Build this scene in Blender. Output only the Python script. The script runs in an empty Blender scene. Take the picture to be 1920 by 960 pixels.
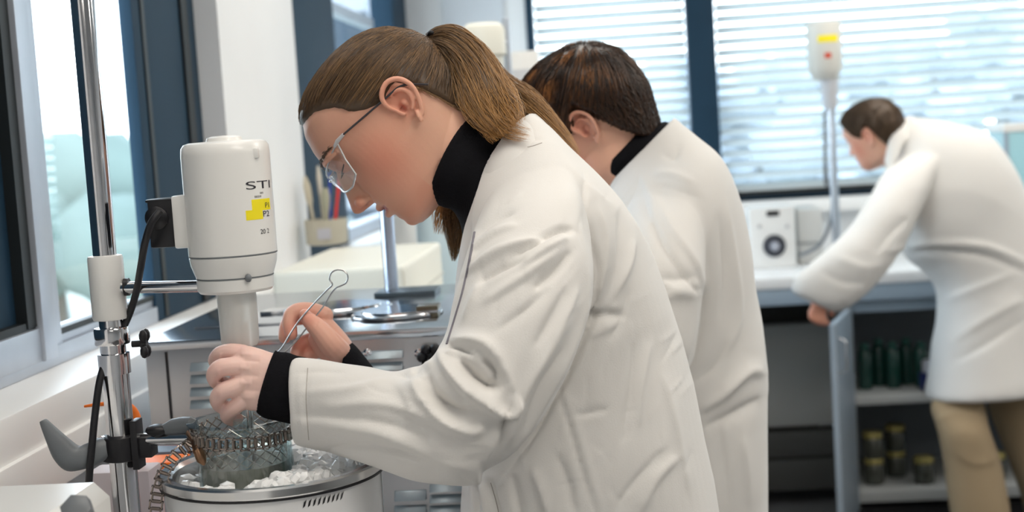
import bpy, math, random
import numpy as np
from mathutils import Vector, Matrix
from mathutils.bvhtree import BVHTree
random.seed(7); rng = np.random.default_rng(7)
SC = bpy.context.scene; COL = SC.collection

# ------------------------------------------------------------------ camera, world, lights, exposure
FPX = 2630.0
PSI, PIT, ROL = math.radians(4.7), math.radians(4.95), math.radians(3.6)
CAM = np.array([0, 0, 1.5])
cf = np.array([-math.sin(PSI)*math.cos(PIT), math.cos(PSI)*math.cos(PIT), -math.sin(PIT)])
_r = np.array([math.cos(PSI), math.sin(PSI), 0.0]); _u = np.cross(_r, cf)
cu = _u*math.cos(ROL) + _r*math.sin(ROL)
cr = _r*math.cos(ROL) - _u*math.sin(ROL)
cam = bpy.data.cameras.new('camera'); co = bpy.data.objects.new('camera', cam); COL.objects.link(co)
cam.sensor_width = 36; cam.lens = 36*FPX/1920
co.matrix_world = Matrix(((cr[0], cu[0], -cf[0], CAM[0]), (cr[1], cu[1], -cf[1], CAM[1]), (cr[2], cu[2], -cf[2], CAM[2]), (0, 0, 0, 1)))
cam.dof.use_dof = True; cam.dof.focus_distance = 1.66; cam.dof.aperture_fstop = 4.6
cam.clip_start = .05; cam.clip_end = 400
SC.camera = co
SC.view_settings.view_transform = 'Standard'; SC.view_settings.look = 'None'
SC.view_settings.gamma = 1; SC.view_settings.use_curve_mapping = False
SC.view_settings.exposure = 0.57
SC.cycles.max_bounces = 10; SC.cycles.transparent_max_bounces = 24
SC.cycles.diffuse_bounces = 5; SC.cycles.sample_clamp_indirect = 6
wd = bpy.data.worlds.new('sky'); SC.world = wd; wd.use_nodes = True
nt = wd.node_tree; bg = nt.nodes['Background']
tc = nt.nodes.new('ShaderNodeTexCoord'); sx = nt.nodes.new('ShaderNodeSeparateXYZ'); rp = nt.nodes.new('ShaderNodeValToRGB')
nt.links.new(tc.outputs['Generated'], sx.inputs[0]); nt.links.new(sx.outputs['Z'], rp.inputs[0]); nt.links.new(rp.outputs[0], bg.inputs[0])
rp.color_ramp.elements[0].position = 0.0; rp.color_ramp.elements[0].color = (.88, .95, 1.0, 1)
rp.color_ramp.elements[1].position = .6; rp.color_ramp.elements[1].color = (.77, .88, 1.0, 1)
bg.inputs[1].default_value = 4.3
def area_light(name, loc, sx_, sy_, power, color):
    l = bpy.data.lights.new(name, 'AREA'); l.shape = 'RECTANGLE'; l.size = sx_; l.size_y = sy_; l.energy = power; l.color = color
    o = bpy.data.objects.new(name, l); COL.objects.link(o); o.location = loc; return o
WARM = (1.0, .925, .83)
for i, (x, y, pw) in enumerate([(1.1, .4, 15), (1.6, 2.6, 15), (1.2, 4.6, 13), (3.4, 1.0, 12), (3.4, 3.8, 16), (.6, -1.6, 9), (-.15, 1.25, 8), (-.15, 3.3, 8)]):  # last two are unseen fill added to brighten sill, pot and sleeve
    area_light('ceiling_and_fill_light', (x, y, 2.655), 1.2, .6, pw, WARM)

# ------------------------------------------------------------------ projection helpers
def ray(px, py): return cf + cr*((px-960)/FPX) - cu*((py-480)/FPX)
def W(px, py, d): return CAM + ray(px, py)*d
def depth(P): return float((np.asarray(P)-CAM) @ cf)
def proj(P):
    P = np.asarray(P, float)-CAM; d = P @ cf
    return np.stack([960+FPX*(P @ cr)/d, 480-FPX*(P @ cu)/d], -1), d
def zat(X, Y, py):                      # height at which a vertical line at X, Y crosses image row py
    z = 1.2
    for _ in range(6):
        a = proj([X, Y, z])[0][1]; b = proj([X, Y, z+.01])[0][1]
        z += (py-a)/(b-a)*.01
    return z
def ony(px, py, Y): r = ray(px, py); return CAM + r*(Y/r[1])
def onx(px, py, X): r = ray(px, py); return CAM + r*(X/r[0])
def onz(px, py, Z): r = ray(px, py); return CAM + r*((Z-1.5)/r[2])
def V(p): return Vector((float(p[0]), float(p[1]), float(p[2])))
def nrm(v): v = np.asarray(v, float); return v/np.linalg.norm(v)

# ------------------------------------------------------------------ materials
MATS = {}
def mat(name, color=(.8, .8, .8), rough=.5, metal=0, spec=.5, trans=0, emis=None, bump=0, bscale=50, vary=0, vscale=8, coat=0, sss=0, alpha=1, ior=1.45, aniso=None):
    if name in MATS: return MATS[name]
    m = bpy.data.materials.new(name); m.use_nodes = True; n = m.node_tree; b = n.nodes['Principled BSDF']
    b.inputs['Base Color'].default_value = (*color, 1); b.inputs['Roughness'].default_value = rough
    b.inputs['Metallic'].default_value = metal; b.inputs['Specular IOR Level'].default_value = spec
    b.inputs['Transmission Weight'].default_value = trans; b.inputs['Coat Weight'].default_value = coat
    b.inputs['IOR'].default_value = ior; b.inputs['Alpha'].default_value = alpha
    if sss: b.inputs['Subsurface Weight'].default_value = sss; b.inputs['Subsurface Radius'].default_value = (.012, .005, .003); b.inputs['Subsurface Scale'].default_value = 1
    if emis: b.inputs['Emission Color'].default_value = (*emis[0], 1); b.inputs['Emission Strength'].default_value = emis[1]
    t = n.nodes.new('ShaderNodeTexCoord')
    if vary or not bump:
        ns = n.nodes.new('ShaderNodeTexNoise'); ns.inputs['Scale'].default_value = vscale; ns.inputs['Detail'].default_value = 4
        n.links.new(t.outputs['Object'], ns.inputs['Vector'])
        mx = n.nodes.new('ShaderNodeMix'); mx.data_type = 'RGBA'
        v = vary or .03
        mx.inputs[6].default_value = (*[c*(1-v) for c in color], 1); mx.inputs[7].default_value = (*[min(1, c*(1+v)) for c in color], 1)
        n.links.new(ns.outputs[0], mx.inputs[0]); n.links.new(mx.outputs[2], b.inputs['Base Color'])
    if bump:
        ns = n.nodes.new('ShaderNodeTexNoise'); ns.inputs['Scale'].default_value = bscale; ns.inputs['Detail'].default_value = 3
        n.links.new(t.outputs['Object'], ns.inputs['Vector'])
        bp = n.nodes.new('ShaderNodeBump'); bp.inputs['Strength'].default_value = bump; bp.inputs['Distance'].default_value = .002
        n.links.new(ns.outputs[0], bp.inputs['Height']); n.links.new(bp.outputs[0], b.inputs['Normal'])
    MATS[name] = m; return m
def glass_mat(name, tint=(1, 1, 1), gloss=.08, rough=0.0):
    if name in MATS: return MATS[name]
    m = bpy.data.materials.new(name); m.use_nodes = True; n = m.node_tree; n.nodes.clear()
    o = n.nodes.new('ShaderNodeOutputMaterial'); tr = n.nodes.new('ShaderNodeBsdfTransparent'); gl = n.nodes.new('ShaderNodeBsdfGlossy')
    fr = n.nodes.new('ShaderNodeFresnel'); fr.inputs[0].default_value = 1.45; mx = n.nodes.new('ShaderNodeMixShader')
    mt = n.nodes.new('ShaderNodeMath'); mt.operation = 'MULTIPLY_ADD'; mt.inputs[1].default_value = 1.0; mt.inputs[2].default_value = gloss; mt.use_clamp = True
    ge = n.nodes.new('ShaderNodeNewGeometry'); iv = n.nodes.new('ShaderNodeMath'); iv.operation = 'SUBTRACT'; iv.inputs[0].default_value = 1.0
    n.links.new(ge.outputs['Backfacing'], iv.inputs[1]); m3 = n.nodes.new('ShaderNodeMath'); m3.operation = 'MULTIPLY'
    n.links.new(fr.outputs[0], mt.inputs[0]); n.links.new(mt.outputs[0], m3.inputs[0]); n.links.new(iv.outputs[0], m3.inputs[1]); n.links.new(m3.outputs[0], mx.inputs[0])
    tr.inputs[0].default_value = (*tint, 1); gl.inputs['Roughness'].default_value = rough
    n.links.new(tr.outputs[0], mx.inputs[1]); n.links.new(gl.outputs[0], mx.inputs[2]); n.links.new(mx.outputs[0], o.inputs[0])
    MATS[name] = m; return m
def attr_mat(name, c0, c1, rough, attr='tone', sss=0, spec=.4, c2=None, c3=None, bump=0, bscale=300, sheen=0, aniso_noise=None):
    """base colour c0 -> c1 by the mesh attribute's red channel, -> c2 by its green channel"""
    if name in MATS: return MATS[name]
    m = bpy.data.materials.new(name); m.use_nodes = True; n = m.node_tree; b = n.nodes['Principled BSDF']
    at = n.nodes.new('ShaderNodeAttribute'); at.attribute_name = attr; sp = n.nodes.new('ShaderNodeSeparateColor')
    n.links.new(at.outputs['Color'], sp.inputs[0])
    mx = n.nodes.new('ShaderNodeMix'); mx.data_type = 'RGBA'; mx.inputs[6].default_value = (*c0, 1); mx.inputs[7].default_value = (*c1, 1)
    n.links.new(sp.outputs[0], mx.inputs[0]); out = mx.outputs[2]
    if c2:
        m2 = n.nodes.new('ShaderNodeMix'); m2.data_type = 'RGBA'; m2.inputs[7].default_value = (*c2, 1)
        n.links.new(out, m2.inputs[6]); n.links.new(sp.outputs[1], m2.inputs[0]); out = m2.outputs[2]
    if c3:
        m4 = n.nodes.new('ShaderNodeMix'); m4.data_type = 'RGBA'; m4.inputs[7].default_value = (*c3, 1); n.links.new(out, m4.inputs[6]); n.links.new(sp.outputs[2], m4.inputs[0]); out = m4.outputs[2]
    n.links.new(out, b.inputs['Base Color']); b.inputs['Roughness'].default_value = rough; b.inputs['Specular IOR Level'].default_value = spec
    if sss: b.inputs['Subsurface Weight'].default_value = sss; b.inputs['Subsurface Radius'].default_value = (.010, .004, .002); b.inputs['Subsurface Scale'].default_value = 1
    if sheen: b.inputs['Sheen Weight'].default_value = sheen
    if bump:
        t = n.nodes.new('ShaderNodeTexCoord'); ns = n.nodes.new('ShaderNodeTexNoise'); ns.inputs['Scale'].default_value = bscale; ns.inputs['Detail'].default_value = 3
        n.links.new(t.outputs['Object'], ns.inputs['Vector'])
        bp = n.nodes.new('ShaderNodeBump'); bp.inputs['Strength'].default_value = bump; bp.inputs['Distance'].default_value = .001
        n.links.new(ns.outputs[0], bp.inputs['Height']); n.links.new(bp.outputs[0], b.inputs['Normal'])
    MATS[name] = m; return m

WALL = mat('white_wall_paint', (.80, .81, .82), .75, bump=.15, bscale=200, vary=.02)
NAVY = mat('dark_blue_frame', (.010, .034, .062), .6, spec=.25, bump=.05, bscale=90, vary=.1)
BLACKFR = mat('black_gasket', (.008, .012, .014), .5)
ALU = mat('aluminium_frame', (.50, .54, .60), .42, .75, vary=.06, vscale=20)
SILL = mat('white_sill', (.86, .86, .85), .4, vary=.02)
CHROME = mat('chrome', (.72, .72, .74), .10, 1, vary=.04, vscale=6)
STEEL = mat('stainless_steel', (.56, .56, .57), .30, .9, vary=.10, vscale=5, bump=.08, bscale=30)
STEELTOP = mat('polished_steel', (.60, .62, .65), .16, 1, vary=.08, vscale=9, bump=.3, bscale=9)
WPLAST = mat('white_plastic', (.80, .80, .78), .30, coat=.2, vary=.01)
CREAM = mat('cream_plastic', (.80, .79, .70), .45, vary=.02)
BLKPL = mat('black_plastic', (.012, .012, .015), .4, vary=.2)
GREYPL = mat('grey_plastic', (.16, .175, .19), .42, vary=.1, bump=.1, bscale=200)
ENAMEL = mat('white_enamel', (.78, .79, .80), .12, coat=.6, vary=.01)
ORANGE = mat('orange_plastic', (.95, .20, .015), .45, vary=.05)
YELLOW = mat('yellow_label', (.92, .78, .01), .6, vary=.03)
INK = mat('black_ink', (.03, .03, .04), .6)
BENCH = mat('white_bench_top', (.78, .79, .80), .35, vary=.03)
BENCHEDGE = mat('blue_grey_bench_edge', (.30, .38, .46), .5, vary=.03)
CABGREY = mat('grey_cabinet_panel', (.36, .36, .34), .6, vary=.05)
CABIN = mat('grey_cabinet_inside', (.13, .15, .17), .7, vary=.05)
CABDARK = mat('dark_drawer_front', (.06, .06, .055), .6, vary=.05)
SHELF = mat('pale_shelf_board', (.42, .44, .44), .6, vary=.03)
DOORM = mat('blue_grey_door', (.36, .43, .50), .45, vary=.03)
FLOORM = mat('dark_grey_floor', (.10, .10, .10), .5, vary=.15, vscale=4)
GLASS = glass_mat('window_glass', (.95, .98, .99), .03)
LABGLASS = glass_mat('laboratory_glass', (.90, .95, .96), .10)
BLUEGLASS = glass_mat('blue_tint_glass', (.55, .82, .9), .05)
GREENB = mat('dark_green_glass', (.008, .05, .04), .15, coat=.5, vary=.2)
ICE = mat('ice', (.95, .97, .98), .15, spec=.6, trans=.12, ior=1.31, vary=.05)
CLOTH = attr_mat('white_cotton', (.74, .725, .70), (.70, .73, .80), .82, spec=.15, bump=.25, bscale=500, sheen=.15)
KNIT = mat('black_knit', (.006, .006, .008), .9, spec=.15, bump=.5, bscale=400, vary=.3)
SKIN = attr_mat('fair_skin', (.76, .44, .315), (.72, .23, .15), .48, spec=.35, sss=.12, c2=(.40, .105, .095), c3=(.84, .60, .55), bump=.12, bscale=350)
SKINH = attr_mat('pink_hand_skin', (.80, .54, .46), (.66, .24, .19), .5, spec=.35, sss=.12, c2=(.25, .06, .05), bump=.15, bscale=350)
HAIRW = attr_mat('brown_blonde_hair', (.060, .036, .020), (.33, .195, .095), .42, spec=.5, c2=(.70, .36, .11))
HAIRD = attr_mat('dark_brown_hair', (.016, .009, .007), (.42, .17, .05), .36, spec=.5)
HAIRM = attr_mat('short_brown_hair', (.05, .032, .02), (.13, .08, .045), .5, spec=.4)
TROUS = mat('beige_trousers', (.34, .26, .165), .85, spec=.15, bump=.3, bscale=200, vary=.06)
DENIM = mat('dark_trousers', (.02, .025, .04), .85, spec=.15, vary=.1)
SHOE = mat('dark_shoes', (.02, .018, .016), .5, vary=.1)
LENS = glass_mat('clear_lens', (.93, .95, .96), .10)
FOLIAGE = [mat('hazy_tree_foliage', (.15, .19, .20), .9, vary=.2, vscale=1.5), mat('hazy_green_tree_foliage', (.14, .185, .17), .9, vary=.2, vscale=1.5), mat('haze_tinted_far_foliage', (.36, .42, .48), .9, vary=.12, vscale=1.0)]  # aerial haze is painted into the foliage colours, palest in the far row
TRUNK = mat('tree_trunk', (.12, .10, .08), .9, vary=.1)
GROUND = mat('outdoor_ground', (.30, .33, .30), .95, vary=.15, vscale=.3)

# ------------------------------------------------------------------ mesh helpers
class MB:
    def __init__(s): s.v = []; s.f = []; s.n = 0
    def add(s, v, f):
        v = np.asarray(v, float); s.v.append(v); s.f += [tuple(int(i)+s.n for i in q) for q in f]; s.n += len(v); return s
    def box(s, a, b):
        x0, y0, z0 = a; x1, y1, z1 = b
        return s.add([(x0,y0,z0),(x1,y0,z0),(x1,y1,z0),(x0,y1,z0),(x0,y0,z1),(x1,y0,z1),(x1,y1,z1),(x0,y1,z1)],
              [(0,3,2,1),(4,5,6,7),(0,1,5,4),(1,2,6,5),(2,3,7,6),(3,0,4,7)])
    def hexa(s, p8): return s.add(p8, [(0,3,2,1),(4,5,6,7),(0,1,5,4),(1,2,6,5),(2,3,7,6),(3,0,4,7)])
    def rings(s, R, cap=True, closed=False):
        R = [np.asarray(r, float) for r in R]; n = len(R[0]); f = []
        m = len(R)
        for i in range(m if closed else m-1):
            a = i*n; b = ((i+1) % m)*n
            for j in range(n): k = (j+1) % n; f.append((a+j, a+k, b+k, b+j))
        if cap and not closed: f.append(tuple(range(n))[::-1]); f.append(tuple((m-1)*n+j for j in range(n)))
        return s.add(np.concatenate(R), f)
    def lathe(s, prof, c=(0, 0, 0), n=40, axis=(0, 0, 1), close=False):
        ax = nrm(axis); t = nrm(np.cross(ax, (0, 1, 0) if abs(ax[1]) < .9 else (1, 0, 0))); w = np.cross(ax, t)
        th = np.arange(n)*2*math.pi/n; c = np.asarray(c, float)
        R = [c + ax*z + max(r, 1e-5)*(np.cos(th)[:, None]*t + np.sin(th)[:, None]*w) for r, z in prof]
        return s.rings(R, cap=not close, closed=close)
    def tube(s, pts, rad, n=12, closed=False, squash=1.0):
        P = np.asarray(pts, float); m = len(P); rad = np.broadcast_to(np.asarray(rad, float), (m,))
        T = np.empty_like(P)
        for i in range(m):
            a = P[(i-1) % m] if (closed or i > 0) else P[i]; b = P[(i+1) % m] if (closed or i < m-1) else P[i]; T[i] = nrm(b-a+1e-12)
        u = np.cross(T[0], (0, 0, 1)); u = np.cross(T[0], (1, 0, 0)) if np.linalg.norm(u) < .1 else u; u = nrm(u)
        th = np.arange(n)*2*math.pi/n; R = []
        for i in range(m):
            u = nrm(u - T[i]*(u @ T[i])); w = np.cross(T[i], u)
            R.append(P[i] + rad[i]*(np.cos(th)[:, None]*u + squash*np.sin(th)[:, None]*w))
        return s.rings(R, cap=not closed, closed=closed)
    def ball(s, c, r, n=16, rot=None):
        r = np.broadcast_to(np.asarray(r, float), (3,)); m = n//2; R = []
        for i in range(m+1):
            a = math.pi*i/m; z = math.cos(a); q = max(math.sin(a), 1e-3); th = np.arange(n)*2*math.pi/n
            p = np.stack([q*np.cos(th)*r[0], q*np.sin(th)*r[1], np.full(n, z*r[2])], 1)
            if rot is not None: p = p @ rot
            R.append(p+np.asarray(c))
        return s.rings(R)
    def arrays(s): return np.concatenate(s.v), s.f
    def build(s, name, m, parent=None, smooth=True, bevel=0, seg=2, angle=40):
        v, f = s.arrays(); return mesh_obj(name, v, f, m, parent, smooth, bevel, seg, angle)
def mesh_obj(name, v, f, m, parent=None, smooth=True, bevel=0, seg=2, angle=40):
    me = bpy.data.meshes.new(name); me.from_pydata([tuple(p) for p in v], [], f); me.update()
    import bmesh
    bm = bmesh.new(); bm.from_mesh(me); bmesh.ops.recalc_face_normals(bm, faces=bm.faces)
    if bevel: bmesh.ops.bevel(bm, geom=[e for e in bm.edges if len(e.link_faces) == 2 and e.calc_face_angle(0) > .6], offset=bevel, segments=seg, affect='EDGES', profile=.6)
    bm.to_mesh(me); bm.free()
    if smooth:
        me.polygons.foreach_set('use_smooth', [True]*len(me.polygons))
        try: me.set_sharp_from_angle(angle=math.radians(angle))
        except Exception: pass
    me.materials.append(m); o = bpy.data.objects.new(name, me); COL.objects.link(o)
    if parent: adopt(o, parent)
    return o
def adopt(o, parent):                   # parts are written in world coordinates; keep them there under an Empty
    o.parent = parent; o.matrix_parent_inverse = Matrix.Translation(-parent.location)
def tag(o, label=None, cat=None, group=None, kind=None):
    if label: o['label'] = label
    if cat: o['category'] = cat
    if group: o['group'] = group
    if kind: o['kind'] = kind
    return o
def thing(name, label, cat, loc, group=None):
    o = bpy.data.objects.new(name, None); COL.objects.link(o); o.location = V(loc); o.empty_display_size = .05
    return tag(o, label, cat, group)
def struct(o): o['kind'] = 'structure'; return o
def catmull(P, n=8, closed=False):
    P = np.asarray(P, float); m = len(P); out = []
    for i in range(m if closed else m-1):
        if closed: p0, p1, p2, p3 = P[(i-1) % m], P[i], P[(i+1) % m], P[(i+2) % m]
        else: p0, p1, p2, p3 = P[max(i-1, 0)], P[i], P[i+1], P[min(i+2, m-1)]
        for t in np.arange(n)/n: out.append(.5*((2*p1)+(-p0+p2)*t+(2*p0-5*p1+4*p2-p3)*t*t+(-p0+3*p1-3*p2+p3)*t**3))
    if not closed: out.append(P[-1])
    return np.array(out)
def pslice(mb, rows, pw=2.3, n=40, sub=4, twist=0):
    """closed loft; each row (xL,yL,xR,yR,depth,half thickness): the ring's two ends in the image and how thick it is towards the camera"""
    A = catmull(rows, sub); th = np.arange(n)*2*math.pi/n; R = []
    cx, sy = np.cos(th), np.sin(th); cx = np.sign(cx)*np.abs(cx)**(2/pw); sy = np.sign(sy)*np.abs(sy)**(2/pw)
    for xl, yl, xr, yr, d, dm in A:
        a, b = W(xl, yl, d), W(xr, yr, d); c = (a+b)/2
        R.append(c + cx[:, None]*(b-a)/2 - sy[:, None]*cf*dm)
    mb.rings(R); return mb
def pchain(mb, pts, n=14, sub=5):        # tapered limb: (px, py, depth, radius in metres), rounded at both ends
    A = catmull(pts, sub); P = np.array([W(a[0], a[1], a[2]) for a in A]); r = A[:, 3].copy()
    mb.tube(P, r, n); mb.ball(P[0], r[0]*.99, 14); mb.ball(P[-1], r[-1]*.99, 14); return mb
def remesh(mb, voxel, smooth=4, factor=.5):
    v, f = mb.arrays(); me = bpy.data.meshes.new('tmp'); me.from_pydata([tuple(p) for p in v], [], f); me.update()
    o = bpy.data.objects.new('tmp', me); COL.objects.link(o)
    md = o.modifiers.new('r', 'REMESH'); md.mode = 'VOXEL'; md.voxel_size = voxel; md.adaptivity = 0
    if smooth: ms = o.modifiers.new('s', 'SMOOTH'); ms.factor = factor; ms.iterations = smooth
    dg = bpy.context.evaluated_depsgraph_get(); dg.update()
    out = bpy.data.meshes.new_from_object(o.evaluated_get(dg), depsgraph=dg)
    bpy.data.objects.remove(o); bpy.data.meshes.remove(me); return out
def mv(me): a = np.empty(len(me.vertices)*3); me.vertices.foreach_get('co', a); return a.reshape(-1, 3)
def mn(me): a = np.empty(len(me.vertices)*3); me.vertices.foreach_get('normal', a); return a.reshape(-1, 3)
def setv(me, v): me.vertices.foreach_set('co', np.ascontiguousarray(v).ravel()); me.update()
def setattr_col(me, arr, name='tone'):
    a = me.color_attributes.new(name=name, type='FLOAT_COLOR', domain='POINT'); full = np.zeros((len(me.vertices), 4)); full[:, :arr.shape[1]] = arr; full[:, 3] = 1
    a.data.foreach_set('color', full.ravel())
def finish(me, name, m, parent):
    me.polygons.foreach_set('use_smooth', [True]*len(me.polygons)); me.materials.clear(); me.materials.append(m); me.name = name
    o = bpy.data.objects.new(name, me); COL.objects.link(o)
    if parent: adopt(o, parent)
    return o
def fold(me, folds):
    """cloth folds: each (image polyline, width px, height mm, nearest depth, farthest depth)"""
    v = mv(me)
    nn = mn(me)
    for fi, fd in enumerate(folds):
        pts, w, amp = fd[0], fd[1], fd[2]*1e-3; d0, d1 = (fd[3], fd[4]) if len(fd) > 3 else (0, 99)
        P = catmull(np.asarray(pts, float), 6); q, d = proj(v)
        lo = P.min(0)-3*w; hi = P.max(0)+3*w
        sel = np.where((q[:, 0] > lo[0]) & (q[:, 0] < hi[0]) & (q[:, 1] > lo[1]) & (q[:, 1] < hi[1]) & (d > d0) & (d < d1))[0]
        if not len(sel): continue
        Q = q[sel]; best = np.full(len(sel), 1e9); tt = np.zeros(len(sel)); sd = np.zeros(len(sel)); m = len(P)-1
        for i in range(m):
            a, b = P[i], P[i+1]; ab = b-a; t = np.clip(((Q-a) @ ab)/(ab @ ab+1e-9), 0, 1); dd = np.linalg.norm(Q-(a+t[:, None]*ab), axis=1)
            k = dd < best; best[k] = dd[k]; tt[k] = (i+t[k])/m; sd[k] = np.sign(ab[0]*(Q[k, 1]-a[1])-ab[1]*(Q[k, 0]-a[0]))
        nf = np.clip(-(nn[sel] @ cf)*2.5+.1, 0, 1)
        we = w*np.where(sd*(1 if fi % 3 else -1) > 0, .62, 1.45); x_ = best/we; amp_v = amp*1.12*np.exp(-(np.sqrt(x_*x_+.05)-.22)*1.35)*np.clip(1.6-x_*.5, 0, 1)*nf*(np.sin(np.pi*np.clip(tt, .02, .98))**.6)
        v[sel] += nn[sel]*amp_v[:, None]
    setv(me, v)
def relax(me, n=2, f=.5):
    e = np.empty(len(me.edges)*2, dtype=np.int64); me.edges.foreach_get('vertices', e); e = e.reshape(-1, 2); v = mv(me); N = len(v)
    cnt = np.bincount(e.ravel(), minlength=N).astype(float)[:, None]
    for _ in range(n):
        s = np.stack([np.bincount(e[:, 0], v[e[:, 1], k], N)+np.bincount(e[:, 1], v[e[:, 0], k], N) for k in range(3)], 1); v = v*(1-f)+s/np.maximum(cnt, 1)*f
    setv(me, v)
def vnoise(p, s, seed=0):               # cheap smooth 3-D noise from summed sines
    r = np.random.default_rng(seed); o = np.zeros(len(p))
    for k in range(9):
        w = r.normal(size=3)*s; o += np.sin(p @ w + r.uniform(0, 6.28))
    return o/4.0

# ------------------------------------------------------------------ the room
FX, WX = -.85, -.91                      # wall face, window plane of the left wall
BY = 6.0                                # back wall face
m = MB()
m.box((-.99, -3.2, -.1), (FX, 1.0, 2.7)); m.box((-.99, 1.0, -.1), (FX, 3.0, 1.12)); m.box((-.99, 1.0, 2.45), (FX, 3.0, 2.7))
m.box((-.99, 3.0, -.1), (FX, 3.72, 2.7)); m.box((-.99, 3.72, -.1), (FX, BY, 1.12)); m.box((-.99, 3.72, 2.45), (FX, BY, 2.7))
struct(m.build('wall_left', WALL, smooth=False))
m = MB()
m.box((-.99, BY, -.1), (-.372, BY+.2, 2.7)); m.box((-.372, BY, -.1), (5.3, BY+.2, 1.155)); m.box((-.372, BY, 2.45), (5.3, BY+.2, 2.7)); m.box((4.6, BY, 1.155), (5.3, BY+.2, 2.45))
struct(m.build('wall_back', WALL, smooth=False))
struct(MB().box((5.2, -3.2, -.1), (5.35, BY, 2.7)).build('wall_right', WALL, smooth=False))
struct(MB().box((-.99, -3.35, -.1), (5.35, -3.2, 2.7)).build('wall_front', WALL, smooth=False))
struct(MB().box((-.99, -3.35, 2.7), (5.35, BY+.2, 2.85)).build('ceiling', WALL, smooth=False))
struct(MB().box((-.99, -3.35, -.1), (5.35, BY+.2, 0)).build('floor', FLOORM, smooth=False))
struct(MB().box((FX, -3.2, 0), (FX+.015, BY, .1)).build('baseboard_left', BENCHEDGE))
# sills
def sill(n, y0, y1):
    mb = MB().box((WX-.02, y0, 1.122), (-.793, y1, 1.184)); mb.box((-.80, y0, 1.06), (-.785, y1, 1.125))
    struct(mb.build('trim_%d' % n, SILL, bevel=.003))
sill(1, .2, 3.72); sill(2, 3.722, BY-.002)
struct(MB().box((-.37, BY-.09, 1.10), (5.0, BY+.02, 1.155)).build('trim_3', SILL, bevel=.003))
# window 1 (near left): low frame, dark fixed panel, aluminium stile, glass, broad dark post
w1 = struct(MB().box((WX-.06, 1.0, 1.184), (WX+.012, 2.6, 1.215)).box((WX-.05, 1.0, 1.215), (WX+.004, 2.6, 1.232)).build('window_1', ALU, bevel=.002))
MB().box((WX-.05, 1.0, 1.262), (WX-.005, 2.02, 2.45)).build('dark_panel', NAVY, w1, bevel=.003)
MB().box((WX-.03, 2.02, 1.255), (WX+.012, 2.052, 2.45)).box((WX-.03, 1.0, 1.248), (WX+.01, 2.05, 1.264)).build('gasket', BLACKFR, w1)
MB().box((WX-.04, 2.052, 1.2), (WX+.022, 2.10, 2.45)).box((WX-.04, 2.10, 1.2), (WX+.008, 2.152, 2.45)).box((WX-.04, 1.0, 1.2), (WX+.016, 2.1, 1.252)).build('window_frame', ALU, w1, bevel=.003)
MB().box((WX-.008, 2.15, 1.225), (WX-.004, 2.605, 2.45)).build('pane', GLASS, w1)
MB().box((WX-.012, 2.15, 1.228), (WX+.006, 2.6, 1.238)).build('gasket', BLACKFR, w1)
mm = MB().box((WX-.016, 2.60, 1.184), (WX+.010, 2.998, 2.45)).build('window_post', NAVY, w1, bevel=.004)
MB().box((WX+.005, 2.645, 1.19), (WX+.013, 2.665, 2.44)).build('seal_strip', BLACKFR, w1)
# window 2 (far left)
MB().box((WX+.005, 2.89, 1.19), (WX+.016, 2.93, 2.44)).build('seal_strip', BLACKFR, w1)
w2 = struct(MB().box((WX-.06, 3.725, 1.184), (WX+.012, BY-.005, 1.225)).build('window_2', ALU, bevel=.002))
MB().box((WX-.06, 3.725, 1.184), (WX+.03, 4.42, 2.45)).build('window_post', NAVY, w2, bevel=.004)
MB().box((WX-.06, 5.62, 1.184), (WX+.03, BY-.005, 2.45)).build('window_post', NAVY, w2, bevel=.004)
MB().box((WX-.03, 4.42, 1.22), (WX-.024, 5.62, 2.45)).build('pane', GLASS, w2)
MB().box((WX-.035, 4.42, 1.93), (WX+.005, 5.3, 1.965)).build('window_rail', ALU, w2)
# windows 3 and 4 in the back wall
def backwin(n, x0, x1):
    w = struct(MB().box((x0, BY+.02, 1.155), (x1, BY+.1, 1.178)).build('window_%d' % n, NAVY, bevel=.002))
    MB().box((x0, BY-.004, 1.178), (x1, BY+.06, 1.197)).build('lower_rail', BLACKFR, w)
    MB().box((x0, BY+.02, 2.41), (x1, BY+.1, 2.45)).build('upper_rail', NAVY, w)
    MB().box((x0, BY+.07, 1.19), (x1, BY+.076, 2.42)).build('pane', GLASS, w); return w
w3 = backwin(3, -.372, .30); w4 = backwin(4, .42, 2.9); w5 = backwin(5, 2.98, 4.6)
MB().box((-.372, BY-.01, 1.155), (-.340, BY+.1, 2.45)).build('window_post', NAVY, w3)
MB().box((.30, BY-.02, 1.12), (.42, BY+.12, 2.45)).build('window_post', NAVY, w4, bevel=.003)
MB().box((2.9, BY-.02, 1.12), (2.98, BY+.12, 2.45)).build('window_post', NAVY, w5)
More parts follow.
